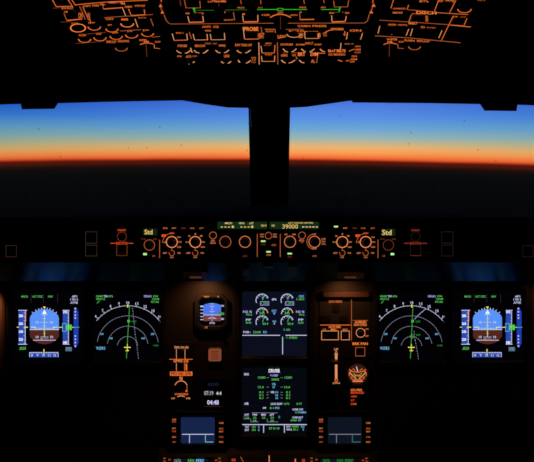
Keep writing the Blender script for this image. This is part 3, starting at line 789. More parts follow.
# -- gear lever gate
t = Thing(MAIN, 'gear_lever', 'black landing gear lever on an orange-edged slot left of the round brake gauge', 'lever', 336, 384)
plate(t, (322, 345, 344, 392), 0.0024)
legends(t, [('t', 'UP', 334.2, 348.2, 338.2, 350.6, ORT), ('c', 0.8, [(336.2, 351), (337.6, 354), (334.8, 354)], ORT), ('b', 335, 354, 337.4, 360.6, ORT), ('b', 335, 364.6, 337.4, 379, ORT),
            ('c', 0.7, [(336.2, 378), (337.8, 380.4), (336.2, 382), (334.6, 380.4)], ORH), ('t', 'DOWN', 332.8, 382.2, 339.8, 384, ORT)], 0.0027, ORT, 'position_marks')
b = t.mb(); b.rbox(333.6, 361.4, 339, 363.8, 1, 0.0026, 0.03, KNOB, 0.001); a_ = t.part('lever_arm', b)
b = t.mb(); b.knob(331.2, 362.6, 3.2, 0.022, 0.034, KNOB); t.part('wheel_knob', b, a_)

# -- triple brake pressure gauge
t = Thing(MAIN, 'pressure_gauge', 'round orange-lit brake pressure gauge in an eight-sided case right of the gear lever', 'gauge', 357.6, 388)
b = t.mb(); b.framebox((345, 360.6, 371, 387.6), (348.4, 364, 367.4, 384), 0.0002, 0.008, BEZEL, hin=0.004, ch=7.0); t.part('case', b)
b = t.mb(); b.disc(357.6, 374, 10, 0.003, lit('gauge_glow', (52, 26, 14), 1.0), 32); s = t.part('dial', b)
h = 0.0034
legends(t, [('l', 1.2, [(349, 369.4), (352.8, 371.6), (357.6, 372.2), (362.4, 371.6), (366.2, 369.4)], OR), ('l', 1.3, [(349.2, 372), (352, 375), (356.4, 379)], ORT), ('l', 1.3, [(366, 372), (363.2, 375), (358.8, 379)], ORT),
            ('a', 353, 374.6, 3.8, 100, 200, 1.1), ('a', 362.4, 374.6, 3.8, -20, 80, 1.1), ('l', 1.0, [(352.6, 368.6), (355.4, 370.4)], OR), ('l', 1.0, [(362.6, 368.6), (359.8, 370.4)], OR), ('l', 1.2, [(350.4, 376.4), (352.6, 378.6)], OR), ('l', 1.2, [(364.8, 376.4), (362.6, 378.6)], OR), ('t', 'PSI', 355.4, 374.6, 359.8, 376.6, ORH), ('l', 1.2, [(352.4, 381.4), (362.8, 381.4)], ORH), ('l', 0.9, [(350.6, 378.4), (355, 380.4)], ORM), ('l', 0.9, [(364.6, 378.4), (360.2, 380.4)], ORM),
            ('t', 'BRAKES', 353, 379.2, 362.2, 380.8, ORT)], h, OR, 'dial_marks', s)
b = t.mb(); b.line([(357.8, 371.4), (356.4, 366.6)], 1.1, 0.0042, WHT); t.part('needle', b, None, 'white accumulator needle')
for q in (((353.6, 373), (355.6, 376.6)), ((361.6, 373), (359.6, 376.6))):
    b = t.mb(); b.line(list(q), 1.0, 0.0042, lit('needle_green', (150, 200, 60), 0.7)); t.part('needle', b, None, 'greenish brake needle')

# -- brake placard
t = Thing(MAIN, 'switch_placard', 'small orange-lettered placard under the round brake gauge', 'placard', 358, 405)
plate(t, (345, 388.4, 370, 406))
legends(t, [('t', 'ACCU PRESS', 350.6, 388.8, 362, 391.2, ORH), ('t', 'BRAKES', 350.8, 391.6, 364, 393.8), ('t', 'ANN', 351, 395.4, 356.6, 397.4), ('t', 'LT', 351, 399.4, 354.4, 401.2), ('t', 'DIM', 351, 403, 356.4, 405)], HP, RED)
b = t.mb(); b.knob(347.8, 397, 1.6, 0.0026, 0.012, KNOB, n=14); t.part('toggle', b)
# vent grille below the gear lever
t = Thing(MAIN, 'name_plate', 'faint dark plate under the gear lever left of the orange-lettered placard', 'plate', 334, 402)
b = t.mb(); b.rbox(328, 398, 344, 402, 0.6, 0.0002, 0.002, surf('plate_brown', (40, 34, 28), 0.6)); t.part('plate', b)

# -- data link displays
def dcdu(dx, label, scr, line, cy):
    X = lambda v: v + dx
    t = Thing(MAIN, 'data_link_display', label, 'display', X(197.6), 448, 'data link displays')
    b = t.mb(); b.framebox((X(169.6), 411.6, X(226.4), 448), (X(180.8), 417.2, X(214.8), 443.4), 0.0002, 0.012, BEZEL, hin=0.006, ch=2.5); t.part('bezel', b)
    b = t.mb(); b.rect(X(180.2), 416.6, X(215.4), 444, 0.005, scr); s = t.part('screen', b, None, 'dim blue screen')
    b = t.mb(); h = 0.0054
    b.line([(X(182), 434.3), (X(213.8), 434.3)], 0.9, h, line); b.line([(X(189.5), 434.3), (X(189.5), 442.8)], 0.8, h, line)
    b.line([(X(205.4), 434.3), (X(205.4), 442), (X(213.4), 442)], 0.9, h, cy); t.part('divider_lines', b, s)
    for (x0, x1), ys in (((172.2, 176), (419.6, 421.8, 428.4, 431.4, 437, 442)), ((219.2, 223.4), (423, 428.6, 431.6, 437, 442))):
        for k, y in enumerate(ys):
            b = t.mb(); b.rbox(X(x0 - 0.6), y - 1.3, X(x1 + 0.6), y + 1.3, 0.4, 0.0122, 0.0145, BTN, 0.0004, 2); kk = t.part('key', b)
            b = t.mb(); b.text(('DIM', 'MSG', 'BRT', 'PGE', 'REC', 'ADV')[k], X(x0), y - 0.8, X(x1), y + 0.8, 0.0148, ORM if k % 2 else OR); t.part('caption', b, kk)
    return t
dcdu(0, 'small blue lit screen with side keys left of the lower centre screen', SCRD, WHT, lit('line_cyan', (150, 215, 225), 0.7))
dcdu(147, 'small dim dark screen with side keys right of the lower centre screen', SCRDD, WHTD, lit('line_teal', (80, 150, 150), 0.6))

# -- nameplate under system display
t = Thing(MAIN, 'centre_plate', 'faint brown strip just below the lower centre screen', 'plate', 274, 449)
b = t.mb(); b.rbox(256, 443.4, 296, 448.6, 1, 0.0002, 0.003, surf('strip_brown', (44, 40, 34), 0.55)); t.part('plate', b)

# ------------------------------------------------------------------ pedestal with two control display units
pu0 = PED.L(158, 456)[0]; pu1 = PED.L(378, 456)[0]
ptop = PED.world(0, 0.022, -0.003); pbot = PED.world(0, -0.42, -0.003)
extrude_yz('center_pedestal', [yz(ptop), (ptop.y, 0.0), (pbot.y, 0.0), yz(pbot)], pu0, pu1, PANEL, loc=(0, ptop.y - 0.15, 0), label='dark centre pedestal rising below the main panel at the bottom of the photo', cat='pedestal')
def cdu(dx, label, txt):
    X = lambda v: v + dx
    t = Thing(PED, 'control_display_unit', label, 'display', X(197), 490, 'control display units')
    b = t.mb(); b.framebox((X(161), 454.6, X(229), 520), (X(173.4), 458.6, X(208), 492), 0.0002, 0.008, BEZEL, hin=0.004, ch=2); t.part('bezel', b)
    b = t.mb(); b.rect(X(172.6), 458, X(209), 493, 0.003, lit('cdu_screen', (12, 22, 26), 1.0)); s = t.part('screen', b)
    b = t.mb()
    for x0, x1, m, w in txt: b.text(w, X(x0), 459.2, X(x1), 462.6, 0.0034, m)
    for k in range(5): b.text('-----  ----', X(175), 466 + 5 * k, X(206), 466.8 + 5 * k, 0.0034, GRN)
    t.part('page_text', b, s, 'green and white page text')
    for x, y in ((164.6, 458.2), (169.6, 459.6), (164.6, 461.2), (219.6, 458.4), (216.2, 460.4), (220, 461.4)):
        b = t.mb(); b.rbox(X(x - 1.6), y - 1.2, X(x + 1.6), y + 1.2, 0.4, 0.0082, 0.011, BTN, 0.0004, 2); kk = t.part('key', b)
        b = t.mb(); b.text('MSG', X(x - 1.2), y - 0.7, X(x + 1.2), y + 0.7, 0.0113, ORM); t.part('caption', b, kk)
cdu(0, 'pedestal keypad unit, only its top edge showing below the blue lit small screen', ((174.4, 181, WHTD, 'DATA'), (188, 194, GRN, 'F-PLN'), (196, 204, CYN, 'PERF')))
cdu(147, 'pedestal keypad unit, only its top edge showing below the dark small screen', ((176, 183, GRND, 'DATA'), (190, 196, GRND, 'F-PLN'), (198, 206, GRND, 'PERF')))
t = Thing(PED, 'trim_panel', 'strip between the two pedestal control units with a thin orange upright line', 'panel', 269, 490)
b = t.mb(); b.box(231, 455, 306, 520, 0.0002, 0.004, PLATE); t.part('faceplate', b)
legends(t, [('l', 1.1, [(269.2, 455.4), (269.2, 470)], ORT), ('t', 'SPD BRK', 229.6 + 2, 458.6, 234.6 + 1, 461.4, RED), ('l', 0.8, [(240.6, 456.8), (243.4, 462)], ORM), ('b', 294.6, 458.8, 296, 463), ('t', 'FLAPS', 305 - 3, 459, 305, 463, RED)], 0.0044)
for x in (250, 288):
    b = t.mb(); b.rbox(x - 5, 464, x + 5, 500, 2, 0.0042, 0.02, KNOB, 0.002); t.part('trim_wheel', b)

# ------------------------------------------------------------------ glareshield face panels
HF = 0.0025; HT = 0.0029
def lab(x, y, w=3.6, h=1.7, s='NAV', m=None):
    return ('t', s, x - w / 2, y - h / 2, x + w / 2, y + h / 2) + ((m,) if m else ())
def outlined(dx, x0, y0, x1, y1): pass

def efis(label, baro, bx, kA, kB, left):
    x0, x1 = (139.5, 207.5) if left else (329.4, 399)
    t = Thing(FACE, 'efis_control_panel', label, 'control panel', (x0 + x1) / 2, 259, 'display control panels on the glareshield')
    plate(t, (x0, 225, x1, 259.4), HF)
    b = t.mb(); b.rbox(baro[0], baro[1], baro[2], baro[3], 0.6, HF, HF + 0.002, lit('lcd_green_dim', (15, 34, 22), 1.0), 0.0004); d = t.part('lcd_window', b, None, 'dim green readout window')
    b = t.mb(); b.text('Std', baro[0] + (1.4 if left else 1.0), baro[1] + 0.9, baro[0] + (9.6 if left else 10.6), baro[3] - 0.9, HF + 0.0024, LCDT, True); t.part('digits', b, d, 'amber letters')
    knob(t, bx, 245, 4.2, HF, 0.014)
    legends(t, [('r', bx, 245, 5.2, 0.8, ORM if left else ORD), lab(bx - 6, 239, 4.6, 1.5, 'inHg', ORD), lab(bx + 5.6, 239, 4, 1.5, 'hPa', ORD)], HT, FOR_, 'baro_scale')
    gx = bx - 4.4 if left else bx + 4
    button(t, gx - 2.8, 252, gx + 2.8, 257, HF, 0.005); legends(t, [('b', gx - 1.8, 253, gx + 1.8, 255.2, KEYG)], 0.0054, KEYG, 'green_light')
    ox = bx + 4.4 if left else bx - 4.6
    button(t, ox - 2.6, 252.6, ox + 2.6, 257.4, HF, 0.005); legends(t, [lab(ox, 255.8, 2.6, 1.6, 'LS', ORM)], 0.0054, ORM, 'caption')
    vx = 159.6 if left else 378
    items = [('l', 0.9, [(vx, 239.6), (vx, 258)], ORM)]
    tops = ((165.3, 'CSTR'), (174, 'WPT'), (183.2, 'VOR.D'), (192.2, 'NDB'), (201.4, 'ARPT')) if left else ((336, 'CSTR'), (345.2, 'WPT'), (354.6, 'VOR.D'), (363.2, 'NDB'), (372.6, 'ARPT'))
    legends(t, items, HT)
    for i, (x, s_) in enumerate(tops):
        k = button(t, x - 3.2, 226.2, x + 3.2, 231.4, HF, 0.005)
        m = KEYG if (not left and i == 0) else (FOR_, FOR_, ORD, ORM, ORM)[i]
        y = 226.4 if (not left and i == 0) else 228.2
        b = t.mb(); b.text(s_, x - 2.2, y - 0.8, x + 2.2, y + 0.8, 0.0054, m) if m is not KEYG else b.rect(x - 2, y - 0.6, x + 2, y + 1.0, 0.0054, KEYG); t.part('caption', b, k)
    for kx, kind in ((kA, 'mode' if left else 'm2'), (kB, 'range')):
        rot = (kind == 'mode') if left else (kind == 'range')
        knob(t, kx, 242, 4.0, HF, 0.016)
        it = [('r', kx, 242, 5.5, 1.15, FORH), ('l', 0.8, [(kx, 247.6), (kx, 250.6)], ORM), ('a', kx, 253, 2.7, -200, 110, 0.8, ORM),
              lab(kx - 7, 253, 4.2, 1.7, 'ADF'), lab(kx + 7, 253, 3.6, 1.7, 'VOR'), lab(kx, 257.4, 3.6, 1.6, 'OFF'),
              lab(kx + 7.4, 247, 4, 1.6, '320'), lab(kx + 8, 242, 3.6, 1.6, 'ARC'), lab(kx - 7.6, 242, 3.6, 1.6, 'LS')]
        if rot:
            it += [('a', kx + 0.3, 242.4, 9.2, 78, 172, 0.8, ORM), ('p', [(kx - 10, 237.2), (kx - 5.8, 236.6), (kx - 5.6, 234.4), (kx - 10.2, 234.4)], RED), lab(kx + 0.4, 233.2, 4.6, 2, 'NAV', RED), lab(kx + 7.2, 237.2, 3.4, 1.6, 'PLAN')]
        else:
            it += [lab(kx - 6, 236, 2.2, 1.8, '20'), lab(kx, 234, 1.8, 1.8, '40'), lab(kx + 6, 236, 2.4, 1.8, '80')]
        legends(t, it, HT, FOR_, 'selector_scale')
        b = t.mb(); b.knob(kx, 253, 1.7, HF, 0.011, KNOB, n=14); t.part('toggle', b)
    return t
efis('left display control panel on the glareshield with a lit Std window at its left end', (143, 228.6, 157, 235.4), 149.4, 171.8, 195.3, True)
efis('right display control panel on the glareshield with a lit Std window at its right end', (381, 228.8, 395.4, 236), 388.4, 342.3, 365.7, False)

t = Thing(FACE, 'flight_control_unit', 'middle control unit of the glareshield with green readouts and four large orange-ringed knobs', 'control panel', 267, 260)
plate(t, (208.4, 220.2, 328.6, 259.6), HF)
for wx0, wx1, txts in ((217.6, 267.2, 0), (269.6, 319, 1)):
    b = t.mb(); b.rbox(wx0, 221.8, wx1, 229, 0.5, HF, HF + 0.002, LCDB, 0.0004); d = t.part('lcd_window', b, None, 'green backlit readout window')
    b = t.mb(); h = HF + 0.0024
    if not txts:
        for s_, a, c in (('MACH', 225, 232), ('HDG', 239, 244.2), ('LAT', 249.4, 253.6)): b.text(s_, a, 222.2, c, 224.2, h, LCDW)
        b.text('HDG V/S', 261, 224.6, 266.6, 226.6, h, LCDT)
        for x in (221.8, 225.4, 229, 241.4, 245, 248.6): b.rect(x - 1.0, 226.5, x + 1.0, 227.5, h, LCDT)
        for x in (232.8, 252.2): b.disc(x, 226.8, 1.25, h, LCDT, 14)
    else:
        b.text('V/S', 271.2, 224.6, 274.8, 226.6, h, LCDT); b.text('39000', 282.4, 224.3, 298, 228.7, h, LCDT, False)
        b.text('ALT LVL/CH V/S FPA', 288, 222.1, 313.4, 223.7, h, LCDT)
        for x in (303.2, 306.6, 310, 313.4, 316.8): b.rect(x - 1.1, 226.4, x + 1.1, 227.4, h, LCDW)
    t.part('digits', b, d, 'amber digits')
legends(t, [('l', 0.9, [(257.3, 234), (257.3, 257)], ORM), ('l', 0.9, [(280.3, 234), (280.3, 257)], ORM),
            ('r', 213, 235.4, 3.5, 0.9, ORM), lab(213, 240.8, 4, 1.8, 'SPD', FOR_), lab(213, 243, 5.4, 1.6, 'MACH', FOR_),
            lab(261.8, 234.4, 3.6, 1.6, 'HDG', FOR_), lab(261.8, 236.8, 3.6, 1.6, 'V/S', FOR_), ('r', 268.5, 235.6, 3.3, 0.8, ORM), lab(275, 234.4, 4, 1.6, 'TRK', FOR_), lab(275, 236.8, 4, 1.6, 'FPA', FOR_),
            ('r', 302, 235.4, 3.4, 0.8, ORM), lab(301.8, 240.4, 5, 1.8, 'METRIC', FOR_), lab(302.2, 242.2, 3, 1.4, 'ALT', ORM),
            lab(286, 234.4, 3, 1.6, '100', FOR_), lab(294, 234.4, 3.6, 1.6, '1000', FOR_),
            ('a', 314.5, 241.6, 7.6, 100, 262, 0.9, ORM), lab(314.5, 234.2, 3.2, 1.8, 'UP', FOR_), lab(314.5, 248.6, 4, 1.8, 'DN', FOR_), lab(323.6, 239, 4, 1.7, 'PUSH', FOR_), lab(323.4, 241.6, 4, 1.7, 'TO', FOR_), lab(323.6, 244, 4, 1.7, 'LVL', FOR_)], HT)
for x in (225.3, 245, 290, 314.5):
    knob(t, x, 241.8, 4.3, HF, 0.018)
    legends(t, [('r', x, 241.8, 5.6, 1.0, ORM if x == 225.3 else FOR_)], HT, FOR_, 'knob_ring')
for x, y in ((213, 235.4), (268.5, 235.6), (302, 235.4)):
    b = t.mb(); b.knob(x, y, 2.4, HF, 0.008, KNOB, n=16); t.part('push_button', b)
for x0, y0, g, cap, m in ((263.2, 243, 1, 'LOC', ORD), (274, 245, 0, 'EXPED', ORM), (268.6, 253.6, 1, 'A/THR', FOR_), (289.8, 255.4, 1, 'ALT', ORD), (245, 256, 0, 'LOC', ORD), (314.6, 256, 0, 'APPR', ORM)):
    k = button(t, x0 - 3.4, y0 - 3.6, x0 + 3.4, y0 + 3.2, HF, 0.0055)
    b = t.mb()
    if g: b.rect(x0 - 2.2, y0 - 2.6, x0 + 2.2, y0 - 1.0, 0.0059, KEYG)
    b.text(cap, x0 - 2.3, y0 + 0.6, x0 + 2.3, y0 + 2.2, 0.0059, m) if g else b.text(cap, x0 - 2.2, y0 - 0.8, x0 + 2.2, y0 + 0.9, 0.0059, m)
    t.part('caption', b, k)

# warning lights and chronometer buttons
def warn(label, x0, m, group):
    t = Thing(FACE, 'warning_light_panel', label, 'warning lights', x0 + 6, 258, group)
    plate(t, (x0 - 2.4, 229.6, x0 + 15, 258.6), HF)
    for y0, y1 in ((231.8, 243.2), (245.2, 256)):
        k = button(t, x0 + 0.6, y0 + 0.6, x0 + 10.6, y1 - 0.6, HF, 0.006)
        b = t.mb(); b.line([(x0, y0), (x0 + 11.2, y0), (x0 + 11.2, y1), (x0, y1)], 0.8, HT, m, True); t.part('outline', b, k)
warn('dim pair of square warning lights at the left of the glareshield', 85.6, GRYL, 'master warning lights')
warn('faint pair of square warning lights at the right of the glareshield', 441.8, GRYX, 'master warning lights')
def chrono(label, cx, m, rm, group):
    t = Thing(FACE, 'chronometer_panel', label, 'panel', cx, 258, group)
    plate(t, (cx - 12.6, 228, cx + 12.6, 258.6), HF)
    legends(t, [('t', 'CHRONO', cx - 4.4, 229.2, cx + 4, 231.2, rm), ('r', cx, 236.6, 4.6, 0.7, m), ('t', 'SIDE STICK', cx - 6, 242, cx + 6, 244.6, rm), ('l', 0.9, [(cx - 11.4, 243.3), (cx - 6.4, 243.3)], rm), ('l', 0.9, [(cx + 6.4, 243.3), (cx + 11.4, 243.3)], rm),
                ('l', 0.8, [(cx - 5.2, 245), (cx - 5.2, 255.4)], m), ('l', 0.8, [(cx + 5.2, 245), (cx + 5.2, 255.4)], m), ('l', 0.6, [(cx - 5.2, 255.6), (cx + 5.2, 255.6)], ORD)], HT)
    b = t.mb(); b.knob(cx, 236.6, 3.6, HF, 0.009, KNOB, n=20); t.part('push_button', b)
    button(t, cx - 4.2, 246, cx + 4.2, 254.8, HF, 0.006)
chrono('red-lettered button and light panel at the left of the glareshield', 121.9, ORD, RED, 'chronometer buttons')
chrono('dimmer red-lettered button and light panel at the right of the glareshield', 415.6, GRYX, lit('legend_red_dim', (215, 70, 50), 0.5), 'chronometer buttons')
def side_light(label, x0, x1, m):
    t = Thing(FACE, 'push_light', label, 'light', (x0 + x1) / 2, 258, 'square lights at the glareshield ends')
    plate(t, (x0 - 2, 243.6, x1 + 2, 258.4), HF)
    k = button(t, x0 + 0.8, 246.4, x1 - 0.8, 256, HF, 0.006)
    b = t.mb(); b.line([(x0, 245.6), (x1, 245.6), (x1, 256.8), (x0, 256.8)], 0.7, HT, m, True); t.part('outline', b, k)
side_light('single dim outlined square light at the far left end of the glareshield', 6, 16.4, lit('legend_rust_dim', (170, 95, 75), 0.13))
side_light('single faint outlined square light at the far right end of the glareshield', 523, 533, GRYX)

# ------------------------------------------------------------------ overhead panel
t = Thing(OVER, 'overhead_switch_console', 'black overhead console sloping down between the windshields above the pilots', 'console', 267, 68)
b = t.mb(); b.prism([(120, 68), (414, 68), (520, 20), (560, -40), (-26, -40), (14, 20)], -0.02, 0.0, PANEL, 0.002); t.part('housing', b)
HO = 0.0022; HOT = 0.0026
def over(name, label, pts, cat='panel', ref=None):
    cx = sum(p[0] for p in pts) / len(pts); cy = sum(p[1] for p in pts) / len(pts)
    t = Thing(OVER, name, label, cat, cx, cy); plate(t, pts, HO); return t
def q(x0, y0, x1, y1, sk=0.0):
    """four corners, verticals converging as on the sloping panel"""
    f = lambda x, y, yr: 267 + (x - 267) * (375 - y) / (375 - yr)
    ym = (y0 + y1) / 2
    return [(f(x0, y1, ym), y1), (f(x1, y1, ym), y1), (f(x1, y0, ym), y0), (f(x0, y0, ym), y0)]
def obtn(t, x0, y0, x1, y1):
    b = t.mb(); b.prism(q(x0, y0, x1, y1), HO + .0001, HO + 0.004, BTN, 0.0006); return t.part('push_button', b)
def oknob(t, x, y, r=4.0, hh=0.004):
    b = t.mb(); b.knob(x, y, r, HO + .0001, HO + hh, KNOB, n=20); return t.part('knob', b)
WORDS = ['ON', 'OFF', 'FAULT', 'AUTO', 'NORM', 'MAN', 'SYS', 'PUMP']
def T(s, x0, y0, x1, y1, m=None, sk=0.0): return ('t', s, x0, y0, x1, y1, sk) + ((m,) if m else ())
U = lambda pts, m=None, w=1.0: ('l', w, pts) + ((m,) if m else ())
lw = 1.25
A0 = lambda cx, cy, r, m=None: ('a', cx, cy, r, 178, 362, 1.5) + ((m,) if m else ())

# left block
t = over('equipment_panel', 'upper left overhead panel cut by the top of the photo, with slanted orange boxes', [(54, 22.8), (157, 14.8), (150, -6), (44, -6)])
legends(t, [U([(52, -1), (56, 6.3)]), U([(56, 6.6), (72.6, 6.4)], None, 1.4), T('EVAC', 61.6, 7.2, 73, 9.2), U([(53, 8.2), (60, 7.8)], ORD), U([(67.8, -1), (73, 7.6)]), U([(71.2, -1), (75.6, 5.6)]),
            U([(75, 4.9), (90, 3.4), (110, 1.8), (147.6, 0.2)], OR, 1.2), T('CAPT', 83, 4.9, 91, 7), T('PURS', 92.4, 4.4, 98.8, 6.6), T('HORN', 100, 3.2, 104, 5.8), T('EMER CALL', 108.6, 1.6, 125.4, 4.8, ORH, -0.03),
            U([(103.4, 9), (103, 5), (109, 4)], ORM), U([(103.4, 9), (122.8, 7.6)], OR, 1.6), U([(79.7, 6.4), (85.4, 19.6)], ORM), U([(82.8, 6.8), (88.6, 20)]),
            U([(63.8, 13.2), (66.8, 20.4)], ORM), T('CMD', 64, 11, 69.4, 12.8), T('SHUT', 71, 10.8, 75.8, 12.6), U([(66.6, 20.6), (82, 19)], OR, 1.8), T('ON', 78.4, 12.6, 82.4, 18.4), U([(60.8, 22.2), (72, 21.6)], ORD),
            T('ADIRU', 87, 12.6, 90.2, 17.4, ORM), U([(88.4, 14), (90.8, 23)], OR), U([(122.4, 7.4), (125.6, 15.8)], ORT), U([(128.4, 8.8), (131, 15)]), T('COMMAND', 124.6, 5.8, 132.4, 7.8), T('HORN SHUT', 134.6, 4.8, 145, 7), U([(144.2, 9.4), (145, 14.4)]),
            U([(104, 17.6), (153, 14.5)], ORM), U([(131, 15.8), (145, 14.8)], OR, 2.0)], HOT)
for r_ in ((57.5, -4, 67, 5.2), (69, 12.8, 77, 18.6), (106, 5, 121, 7), (132.6, 8.4, 143, 13.6)): obtn(t, *r_)
t = over('equipment_panel', 'left overhead panel with one fully ringed knob and two half-ringed knobs', [(67, 34.6), (150, 29), (156, 15.4), (60, 23.4)])
legends(t, [('r', 78, 28, 7.4, 1.6, ORH), T('CVR', 71.4, 22.8, 78.8, 24.6), A0(94.3, 26.8, 6.2), T('TEST', 88, 22.2, 95, 24, OR), T('OXY', 105.6, 18, 114, 20, OR), A0(112, 28.8, 6), T('MASK', 108, 24.2, 112, 26, OR), A0(127.2, 23.6, 6.3, ORH), T('PASS', 121.4, 18.4, 128, 20.6, ORH),
            T('MAN ON', 138.2, 17.2, 146, 19), U([(135, 19), (138, 27.4)], ORT), U([(150.6, 18.6), (153.4, 26)], ORM)], HOT)
for x, y in ((78, 28), (94.3, 26), (112, 28), (127.2, 23)): oknob(t, x, y, 4.4, 0.003)
obtn(t, 139, 20, 149, 26)
t = over('equipment_panel', 'lower left overhead panel with rows of half-ringed orange knobs', [(86, 53), (134, 52), (158, 30), (70, 36)])
legends(t, [U([(82, 34.6), (106, 32.2)], ORD), U([(76, 43.6), (104, 41.2)], ORD), U([(120, 31), (141, 29.6)], ORM), T('RCDR', 79, 34.2, 86, 36.2, OR), A0(84.6, 39.2, 6), T('GND', 96, 32.8, 101.4, 34.8, OR), A0(100, 37.6, 6), T('LAVA', 112, 31.6, 118, 33.6, OR), A0(116.2, 36.2, 6),
            T('FUEL', 127.4, 30.6, 133, 32.4, OR), A0(131.6, 34.8, 6), T('RAIN', 143, 29.4, 148.6, 31.4, OR), A0(147.6, 33.4, 5.8), U([(152, 37.2), (160, 36.4)], ORM), T('DOME LIGHT', 106.4, 40.6, 116.4, 43, OR), T('READING', 118, 40, 129, 42.2, OR), A0(121.4, 48, 5.8, ORM)], HOT)
for x, y in ((84.6, 38.6), (100, 37), (116.2, 35.8), (131.6, 34.2), (147.6, 33), (121.4, 47.4)): oknob(t, x, y, 4.2, 0.003)

def wiper(label, x0, cx, sg, pts):
    t = over('wiper_panel', label, pts)
    legends(t, [('l', 1.5, [(cx - 6, 44.6), (cx - 2.6, 43.4), (cx, 43), (cx + 3, 43.2), (cx + 7, 43.8 if sg > 0 else 44)], OR), T('WIPER', cx - 7, 39.2, cx + 1, 41.2, OR) if sg > 0 else T('WIPER', cx - 3, 38.4, cx + 8, 40.4, OR), T('HI', cx - 2, 41, cx + 2.6, 42.6, ORH),
                T('SLOW', cx + 9, 41, cx + 14.4, 42.6, OR), U([(cx + 8, 44), (cx + 8.6, 48.2), (cx + 14, 48.6)], ORM if sg < 0 else OR)], HOT)
    b = t.mb(); b.knob(cx + 0.4, 50, 3.4, HO + .0001, HO + 0.005, KNOB, n=18); k = t.part('knob', b)
    b = t.mb(); b.line([(cx, 44), (cx + (0.9 if sg > 0 else -0.4), 56.5)], 0.7, HO + 0.0055, ORD); t.part('pointer', b, k)
    return t
wiper('small wiper panel with a dim pointer line at the lower left of the overhead console', 137, 146, 1, [(138, 58), (164, 58), (163, 38), (137, 38.6)])
t = wiper('small wiper panel with a dim pointer line at the lower right of the overhead console', 380, 389.6, -1, [(376, 58.5), (432, 58.5), (437, 42.4), (374, 37.4)])
legends(t, [A0(414.5, 46.6, 5.8, ORM), T('RAIN', 404.6, 39.2, 414.6, 41.2, OR, 0.06), T('RPLNT', 417, 39.8, 430, 41.8, OR, 0.06)], HOT, OR, 'lettering')
oknob(t, 414.5, 46, 4.0, 0.003)

# right block
t = over('equipment_panel', 'upper right overhead panel cut by the top of the photo, with slanted orange boxes', [(380, 19.6), (468, 25.6), (486, -6), (378, -6)])
legends(t, [U([(394, -2), (391, 8.2)]), T('CARGO', 393, 7.8, 405.6, 9.4, OR), U([(408.6, 5), (407.2, 9.4)]), T('SMOKE', 392.6, 11.8, 402.6, 13.6), U([(407.2, 9.6), (437, 12.2)], ORM), T('DISCH', 416.4, 11, 436.4, 14, ORH, 0.03), T('BTL', 419.6, 0.2, 429, 2.2),
            U([(439.4, -2), (434.4, 11.4)]), U([(456, 0), (449.6, 12.8)]), T('AGENT', 438.4, 0, 444, 2, OR), T('TEST', 445.4, 0.4, 454.4, 2.8, ORH), U([(436, 12.6), (468, 14.6)], OR), A0(464.4, 9.2, 6.6), T('FLT', 478, -0.6, 486, 1.0, ORM),
            U([(411.2, 15), (408.8, 22)]), T('CVR', 411.8, 13.2, 424, 15.2, OR, 0.06), T('ON', 425.4, 15.4, 428, 22, OR), T('FAULT', 408.6, 22, 417.4, 24.4, ORH)], HOT)
for r_ in ((394, -3, 406, 6), (412, 16, 424, 20.6), (441, 3, 451, 11)): obtn(t, *r_)
oknob(t, 464.4, 8.4, 4.4, 0.003)
t = over('equipment_panel', 'lower right overhead panel with long slanted outlined boxes', [(373, 36.6), (461, 43.6), (474, 26.6), (379.6, 20.4)])
legends(t, [U([(379.6, 20.2), (410, 22), (465, 25.8)], ORM), T('AUDIO', 388, 23.6, 396.4, 25.4, None, 0.03), T('SWTG', 398, 24, 407, 26, None, 0.05), U([(379.8, 26), (378, 33.6)], ORT), U([(408.8, 29), (406.2, 35.6)], ORT), U([(375, 35.8), (410, 38), (460.5, 42.8)], ORM, 1.2),
            T('.', 391, 33.6, 392.4, 35, ORM), U([(412.6, 28.6), (410.4, 36)], ORT), U([(442, 30.4), (438.8, 38)], ORT), T('F/O', 421, 26.2, 425, 28.6, OR), T('3 ON', 427, 26.8, 435.6, 28.6, OR, 0.06), U([(435, 28.4), (436, 29.6)], OR),
            U([(453.2, 16), (441.2, 40.8)], OR), T('CVR', 452.6, 16, 458, 17.8, OR), T('TEST', 460, 16.8, 466, 18.6, OR), U([(467, 18.4), (464.2, 25)]), U([(449.6, 25), (470.6, 27)], OR, 1.4)], HOT)
for r_ in ((381.6, 27.4, 405, 34.4), (414, 30, 438, 37.4), (453, 19, 464, 24.6)): obtn(t, *r_)

